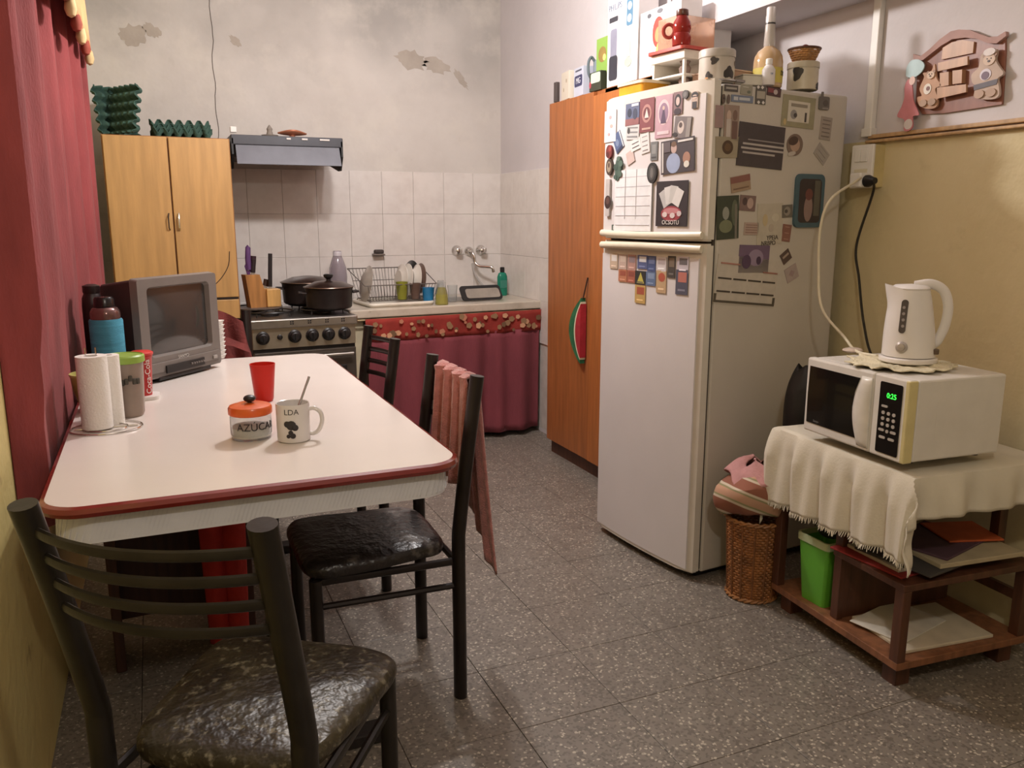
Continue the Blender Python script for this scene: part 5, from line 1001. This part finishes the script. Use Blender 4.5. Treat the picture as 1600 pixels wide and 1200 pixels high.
b = B(); n = 4
def bloop(b, w1, d1, z, r): return [b.bm.verts.new((x, y, z)) for x, y in rrect(w1, d1, r, 4)]
A_ = bloop(b, .085, .10, 0, .012); B_ = bloop(b, .11, .13, .205, .014); C2 = bloop(b, .104, .124, .205, .013); D2 = bloop(b, .08, .095, .004, .011)
b.bridge(A_, B_); b.bridge(B_, C2); b.bridge(C2, D2); b._f(D2); b._f(A_[::-1]); b.obj('bin_body', M((92, 176, 44), .4, var=.06), gt)
b = B(); A_ = bloop(b, .118, .138, .198, .015); B_ = bloop(b, .118, .138, .222, .015); C2 = bloop(b, .106, .126, .222, .013); D2 = bloop(b, .106, .126, .198, .013)
b.bridge(A_, B_); b.bridge(B_, C2); b.bridge(C2, D2); b.bridge(D2, A_); b.obj('rim', M((176, 190, 146), .4), gt, label='pale green rim')
tag(B().ball((*bp(-.145, .10), .33), .045, 8, sz=.6).ball((*bp(-.13, .13), .34), .035, 8, sz=.6).obj('dark_rag', M((30, 40, 32), .9, bump=.8, bscale=30)), 'dark crumpled rag in the green bin opening', 'rag')
def paper(name, label, cat, x, y, z, w_, d_, h_, rz, c): return tag(B().box((0, 0, h_/2), (w_, d_, h_), bev=min(.002, h_*.3)).obj(name, M(c, .7), loc=(*bp(x, y), z), rot=(0, 0, rad(rz))), label, cat)
paper('paper_stack', 'stack of yellowed papers on the bench bottom shelf', 'papers', -.0, -.14, .0865, .32, .22, .010, -6, (196, 184, 160))
paper('paper_sheet', 'white sheet on top of the papers on the bottom shelf', 'paper', -.05, -.10, .097, .24, .17, .004, 12, (206, 200, 186))
paper('red_folder', 'red folder lying on the bench middle shelf edge', 'folder', -.075, -.10, .3185, .29, .25, .006, 4, (146, 36, 34))
paper('white_tray', 'cream oval looking tray on the red folder', 'tray', -.07, -.115, .325, .24, .20, .010, -3, (190, 180, 164))
paper('magazine', 'dark cover magazine on the bench magazine pile', 'magazine', -.01, -.14, .3355, .34, .24, .008, 8, (64, 60, 58))
paper('magazine', 'beige page edged thick magazine at the pile front', 'magazine', .06, -.165, .344, .30, .22, .014, -6, (176, 160, 128))
paper('magazine', 'purple patterned magazine lying topmost by the cloth', 'magazine', .03, -.13, .3585, .25, .19, .007, 14, (84, 56, 70))
paper('magazine', 'orange cover magazine near the wall on the pile', 'magazine', .14, -.12, .366, .17, .15, .006, -18, (196, 84, 34))
# cloth over the bench
random.seed(4)
CL = M((206, 197, 178), .92, var=.06, scale=8, bump=.12, bscale=160)
cl = T('bench_cloth', 'cream fringed cotton cloth draped over the bench under the microwave', 'cloth', (2.05, 1.76, .6285), -4)
def drape(s, t_):
    # s: across (x, - = room side hang), t: along y
    x0, x1, y0, y1 = -.245, .262, -.295, .285
    x, y = s, t_; z = 0
    hx = max(0, x0-x); hy = max(0, y0-y); hyb = max(0, y-y1); hr = 0
    f = .014*math.sin(y*46+1+hx*6)+.007*math.sin(y*97)
    g = .008*math.sin(x*38)+.005*math.sin(x*70+2)
    px, py = x, y
    if hx > 0: px = x0-.02*(1-math.exp(-hx*20))-f*min(1, hx*12); z -= hx*.98
    if hy > 0:
        py = y0-.02*(1-math.exp(-hy*20))-g*min(1, hy*12)
        z -= hy*.98
        if hx > 0: k = min(hx, hy); z += min(hx, hy)*.72; px -= k*.22; py -= k*.22
    if hyb > 0: py = y1+.012; z -= hyb*.98
    z += .0025*noise.noise(Vector((x*14, y*14, 0))) if z == 0 else 0
    return Vector((px, py, z+.001))
def length_x(t_): return -.245-.215-.03*math.sin((t_+.3)*3)-.05*max(0, -(t_+.1))
b = B(); nu, nv = 84, 84
b.grid(nu, nv, lambda u, v: (lambda tt_: drape((lambda a: a+(.262-a)*u)(length_x(tt_)), tt_))(-.295-.115-.0+(.285+.295+.115+.10)*v))
b.obj('cloth_body', CL, cl, solid=.003)
b = B()
for i in range(150):
    tt_ = -.36+.64*i/149; p = drape(length_x(tt_), tt_); b.tube([p, p+Vector((-.003+random.uniform(-.004, .004), random.uniform(-.004, .004), -.010-random.random()*.008))], .0022, n=4, r1=.0012)
b.obj('fringe', M((214, 206, 190), .9), cl, kind='stuff')
tag(B().grid(14, 14, lambda u, v: Vector((2.315+.06*u+.006*math.sin(v*5), 1.428+.010*math.sin(u*9+v*3), .628-.15*v*(1-.35*u)))).obj('cloth_corner', CL, solid=.004), 'loose cream cloth corner hanging by the wall beyond the bench', 'cloth')
# microwave
mw = T('microwave_oven', 'white microwave oven with black door window on the bench', 'microwave', (1.785, 1.515, .652), -4)
MWW = M((212, 206, 198), .35, var=.04); MWY = M((206, 190, 130), .4, var=.08)
MH, MWD, MD = .228, .405, .325   # height, width (y), depth (x)
B().box((MD/2+.012, MWD/2, MH/2+.006), (MD-.02, MWD-.004, MH-.006), bev=.006).obj('case', MWW, mw)
for x in (.05, .28):
    for y in (.04, .36): B().lathe([(.012, -.008), (.012, .006)], (x, y, .006), 12).obj('foot', BLACK, mw)
dr = B().box((.006, .265, MH/2+.006), (.028, .276, MH-.002), bev=.006).obj('door', MWW, mw)
wn = [(.015, .205), (.012, .03), (.255, .016), (.262, .120), (.255, .216)]
b = B(); P0 = []
ypts = [(.388, .030), (.390, .115), (.387, .203), (.178, .203), (.195, .16), (.201, .115), (.195, .07), (.178, .030)]
b.prism([(-y, z) for y, z in ypts], 0, .0016, Matrix.Translation((-.0085, 0, .006)) @ Matrix.Rotation(-PI/2, 4, 'Z') @ XZ); b.obj('door_window', M((20, 18, 18), .12, var=.1, coat=.4), dr)
b = B(); n_h = 16
for_h = [(.030+.173*q/n_h) for q in range(n_h+1)]
def hf(u, v):
    z = .018+.198*v; yl = .172+.026*math.sin(PI*min(1, max(0, (z-.02)/.19))); y = .131+(yl-.131)*u
    return Vector((-.0090-.0125*math.sin(PI*u)**.7*math.sin(PI*v)**.35, y, z))
b.grid(12, 20, hf); b.obj('handle', M((214, 208, 198), .3), dr, solid=.002)
cp = B().box((.006, .063, MH/2+.006), (.028, .124, MH-.002), bev=.005).obj('control_frame', MWW, mw)
B().box((.004, .006, MH/2+.006), (.030, .014, MH-.006), bev=.003).obj('yellowed_edge', MWY, cp, label='yellowed right edge')
pn = B().prism(rrect(.078, .195, .004, 2), 0, .0016, Matrix.Translation((-.0085, .062, .118)) @ Matrix.Rotation(-PI/2, 4, 'Z') @ XZ).obj('control_panel', M((24, 20, 20), .2, var=.1), mw)
GR = M((40, 255, 60), .5, emit=2.2, var=.0)
text('0:25', .020, 'clock_digits', GR, mw, (-.0105, .058, .180), (0, 0, -PI/2), ext=.0003)
BG = M((176, 166, 156), .5)
MR = Matrix.Rotation(-PI/2, 4, 'Z') @ XZ
def btn(y, z, w1, h1, nm='button'): B().prism(rrect(w1, h1, min(w1, h1)*.49, 4), 0, .0016, Matrix.Translation((-.0101, y, z)) @ MR).obj(nm, BG, pn)
btn(.079, .150, .022, .006)
for r in range(3):
    for c in range(3): btn(.082-.019*c, .132-.016*r, .011, .0095)
btn(.084, .084, .020, .007); btn(.063, .083, .010, .0095); btn(.042, .084, .020, .007)
btn(.079, .064, .022, .007); btn(.047, .064, .022, .007)
text('Sanyo', .010, 'lettering', M((110, 106, 104), .5), dr, (-.0105, .345, .045), (0, 0, -PI/2))
B().prism(rrect(.20, .14, .03, 5), 0, .0018, Matrix.Translation((.19, .0035, .12)) @ XZ).obj('side_relief', MWW, mw)
# doily + kettle
dz = .652+MH+.007
dl_ = tag(B().grid(56, 10, lambda u, v: Vector((v*(.145+.012*math.sin(u*2*PI*13))*math.cos(u*2*PI), v*(.135+.012*math.sin(u*2*PI*13))*math.sin(u*2*PI), .004+.006*v*(1+math.sin(u*2*PI*13+v*5))*(.6+.4*math.sin(u*2*PI*4))))).obj('crochet_doily', M((218, 206, 172), .95, var=.15, bump=.6, bscale=150), loc=(1.94, 1.70, dz-.001), solid=.003),
    'cream crochet doily lying on the microwave under the kettle', 'doily')
kt = T('electric_kettle', 'white plastic electric kettle standing on the microwave', 'kettle', (1.965, 1.695, dz+.010), -38); kt.scale = (.93, .93, .95)
KW = M((220, 214, 210), .28, var=.02)
B().lathe([(.080, 0), (.083, .003), (.083, .012), (.078, .016)], n=40).obj('power_base', KW, kt)
# body: local -x is spout side
b = B(); rs = []
for k_i in range(15):
    t_ = k_i/14; z = .018+t_*.200; r = .076-.022*t_-.004*math.sin(t_*PI)*-1; sh = -.010*t_
    ring = []
    for i in range(40):
        a = 2*PI*i/40; rr = r
        d = max(0, math.cos(a-PI))**6; rr += d*(.020*max(0, t_-.75)/.25)
        zz = z+(.010*d*max(0, t_-.8)/.2)+(.0 if t_ < .9 else .018*(t_-.9)/.1*math.cos(a)*-.2)
        ring.append(b.bm.verts.new((sh+rr*math.cos(a), rr*.98*math.sin(a), zz)))
    rs.append(ring)
for p_, q_ in zip(rs, rs[1:]): b.bridge(p_, q_)
b._f(rs[0][::-1]); b.obj('kettle_body', KW, kt)
B().lathe([(.053, .213), (.055, .220), (.045, .228), (.0, .232)], (-.010, 0, 0), 32, cap=False).obj('lid', KW, kt)
B().tube(smoothpath([(.0, 0, .226), (.045, 0, .232), (.082, 0, .212), (.098, 0, .165), (.094, 0, .11), (.078, 0, .065), (.062, 0, .050)], 7), .0125, n=12, sx=1.15, sy=.75, flat=(0, 1, 0)).obj('handle', KW, kt)
wa = rad(-115)
def onk(z, off=0): t_ = (z-.018)/.2; r = .076-.022*t_+.004*math.sin(t_*PI)+off; return Vector((-.010*t_+r*math.cos(wa), r*.98*math.sin(wa), z))
tl_ = Matrix.Rotation(wa+PI/2, 4, 'Z') @ Matrix.Rotation(rad(-6.5), 4, 'X')
gz = B().prism(rrect(.019, .098, .009, 6), -.004, .0022, Matrix.Translation(onk(.140)) @ tl_ @ XZ).obj('water_gauge', M((74, 66, 66), .2), kt, label='dark grey oval water gauge')
for i in range(4): B().prism([(.0045*math.cos(q*PI/6), .0045*math.sin(q*PI/6)) for q in range(12)], .0022, .003, Matrix.Translation(onk(.112+.018*i)) @ tl_ @ XZ).obj('gauge_mark', M((140, 130, 128), .4), gz)
B().lathe([(.017, 0), (.017, .004), (.012, .007), (.010, .013), (0, .014)], n=20, cap=False, m=Matrix.Translation(onk(.050, -.001)) @ tl_ @ Matrix.Rotation(PI/2, 4, 'X')).obj('dial', M((170, 160, 152), .35, .3), kt, label='metallic thermostat dial')
B().box((.072*math.cos(rad(-25)), .072*math.sin(rad(-25)), .036), (.024, .022, .016), bev=.003).obj('power_switch', M((92, 72, 52), .4), kt)
tag(B().ball((1.99, 1.925, dz+.006), .028, 8, sx=1.2, sz=.3).obj('small_rag', M((196, 176, 160), .9, bump=.7, bscale=60)), 'small crumpled rag on the microwave far left corner', 'rag')

# ================================================================= WICKER BASKET + BAG
wk = T('wicker_basket', 'tall round brown wicker basket on the floor beside the fridge', 'basket', (1.845, 2.155, 0))
b = B(); weave(b, .080, .094, .27, 30, 56, .0034, .012)
b.lathe([(0, .004), (.078, .004), (.078, .012), (0, .012)], n=32, cap=False); b.obj('weave', M((150, 92, 44), .55, var=.4, scale=30), wk, kind='stuff')
for k_ in range(14):
    a = 2*PI*k_/14; B().tube([(.083*math.cos(a), .083*math.sin(a), .004), (.097*math.cos(a), .097*math.sin(a), .29)], .0036, n=6).obj('stake', M((126, 76, 38), .55, var=.3), wk)
for z, r in ((.008, .084), (.288, .099)):
    for s in (0, 1): B().tube([((r+.004*math.cos(a*PI/2+s*PI))*math.cos(2*PI*a/48), (r+.004*math.cos(a*PI/2+s*PI))*math.sin(2*PI*a/48), z+.005*math.sin(a*PI/2+s*PI)) for a in range(48)], .0048, n=6, closed=True, flat=(0, 0, 1)).obj('braided_rim', M((160, 104, 54), .5, var=.3), wk)
# striped cloth bag on the basket
bgm = layered((176, 160, 140), [], rough=.9)
n_ = bgm.node_tree; g_ = n_.nodes.new('ShaderNodeTexCoord'); wv = n_.nodes.new('ShaderNodeTexWave'); wv.bands_direction = 'Z'; wv.inputs['Scale'].default_value = 3.6; wv.inputs['Distortion'].default_value = .6
mp = n_.nodes.new('ShaderNodeMapping'); mp.inputs['Rotation'].default_value = (0, rad(-22), 0); n_.links.new(g_.outputs['Object'], mp.inputs[0]); n_.links.new(mp.outputs[0], wv.inputs[0])
cr = n_.nodes.new('ShaderNodeValToRGB'); cr.color_ramp.interpolation = 'CONSTANT'
cr.color_ramp.elements[0].color = lin((142, 84, 62)); cr.color_ramp.elements[1].position = .36; cr.color_ramp.elements[1].color = lin((196, 180, 156))
e_ = cr.color_ramp.elements.new(.62); e_.color = lin((140, 134, 92)); e_ = cr.color_ramp.elements.new(.80); e_.color = lin((186, 140, 110))
n_.links.new(wv.outputs[0], cr.inputs[0]); n_.links.new(cr.outputs[0], n_.nodes['Principled BSDF'].inputs['Base Color'])
sb = T('striped_bag', 'striped brown, cream and green cloth bag lying over the wicker basket', 'bag', (1.83, 2.14, .30))
b = B()
b.grid(44, 16, lambda u, v: Vector(((.140-.030*abs(2*v-1)**2+.010*math.sin(u*2*PI*5+v*2))*math.cos(u*2*PI)*(1.05-.5*max(0, v-.75)/.25*.6), (.112-.018*abs(2*v-1)**2+.010*math.sin(u*2*PI*7))*math.sin(u*2*PI)*(1-.3*max(0, v-.75)/.25), 0+v*.15+(.035*math.cos(u*2*PI+2.2))*(1-v)+.012*math.sin(u*11)*v)))
b.obj('bag_cloth', bgm, sb, solid=.003)
PNK = M((186, 130, 128), .9, var=.15, bump=.4)
b = B()
b.grid(40, 12, lambda u, v: Vector(((.105-.075*v+.014*math.sin(u*2*PI*4+v*4))*math.cos(u*2*PI), (.11-.085*v+.01*math.sin(u*2*PI*6))*math.sin(u*2*PI), .135+.055*math.sin(v*PI*.5)+.018*math.sin(u*2*PI*3+v*3))))
b.obj('pink_top', PNK, sb, solid=.003, label='pink crumpled top')
B().tube(smoothpath([(-.02, -.07, .17), (.02, -.085, .24), (.06, -.06, .25), (.06, -.05, .18)], 6), .010, n=8).obj('bag_strap', M((180, 84, 100), .9), sb)
tag(B().grid(36, 22, lambda u, v: Vector((2.02+.07*math.cos(u*2*PI)*(1-.75*abs(2*v-1)**3)+.02*(1-v), 2.16+.055*math.sin(u*2*PI)*(1-.6*abs(2*v-1)**3), .36+.44*v+.008*math.sin(u*17+v*9)))).obj('black_bag', M((30, 26, 28), .6, bump=.5, bscale=20), solid=.003), 'black bag hanging in the gap between fridge and microwave', 'bag')
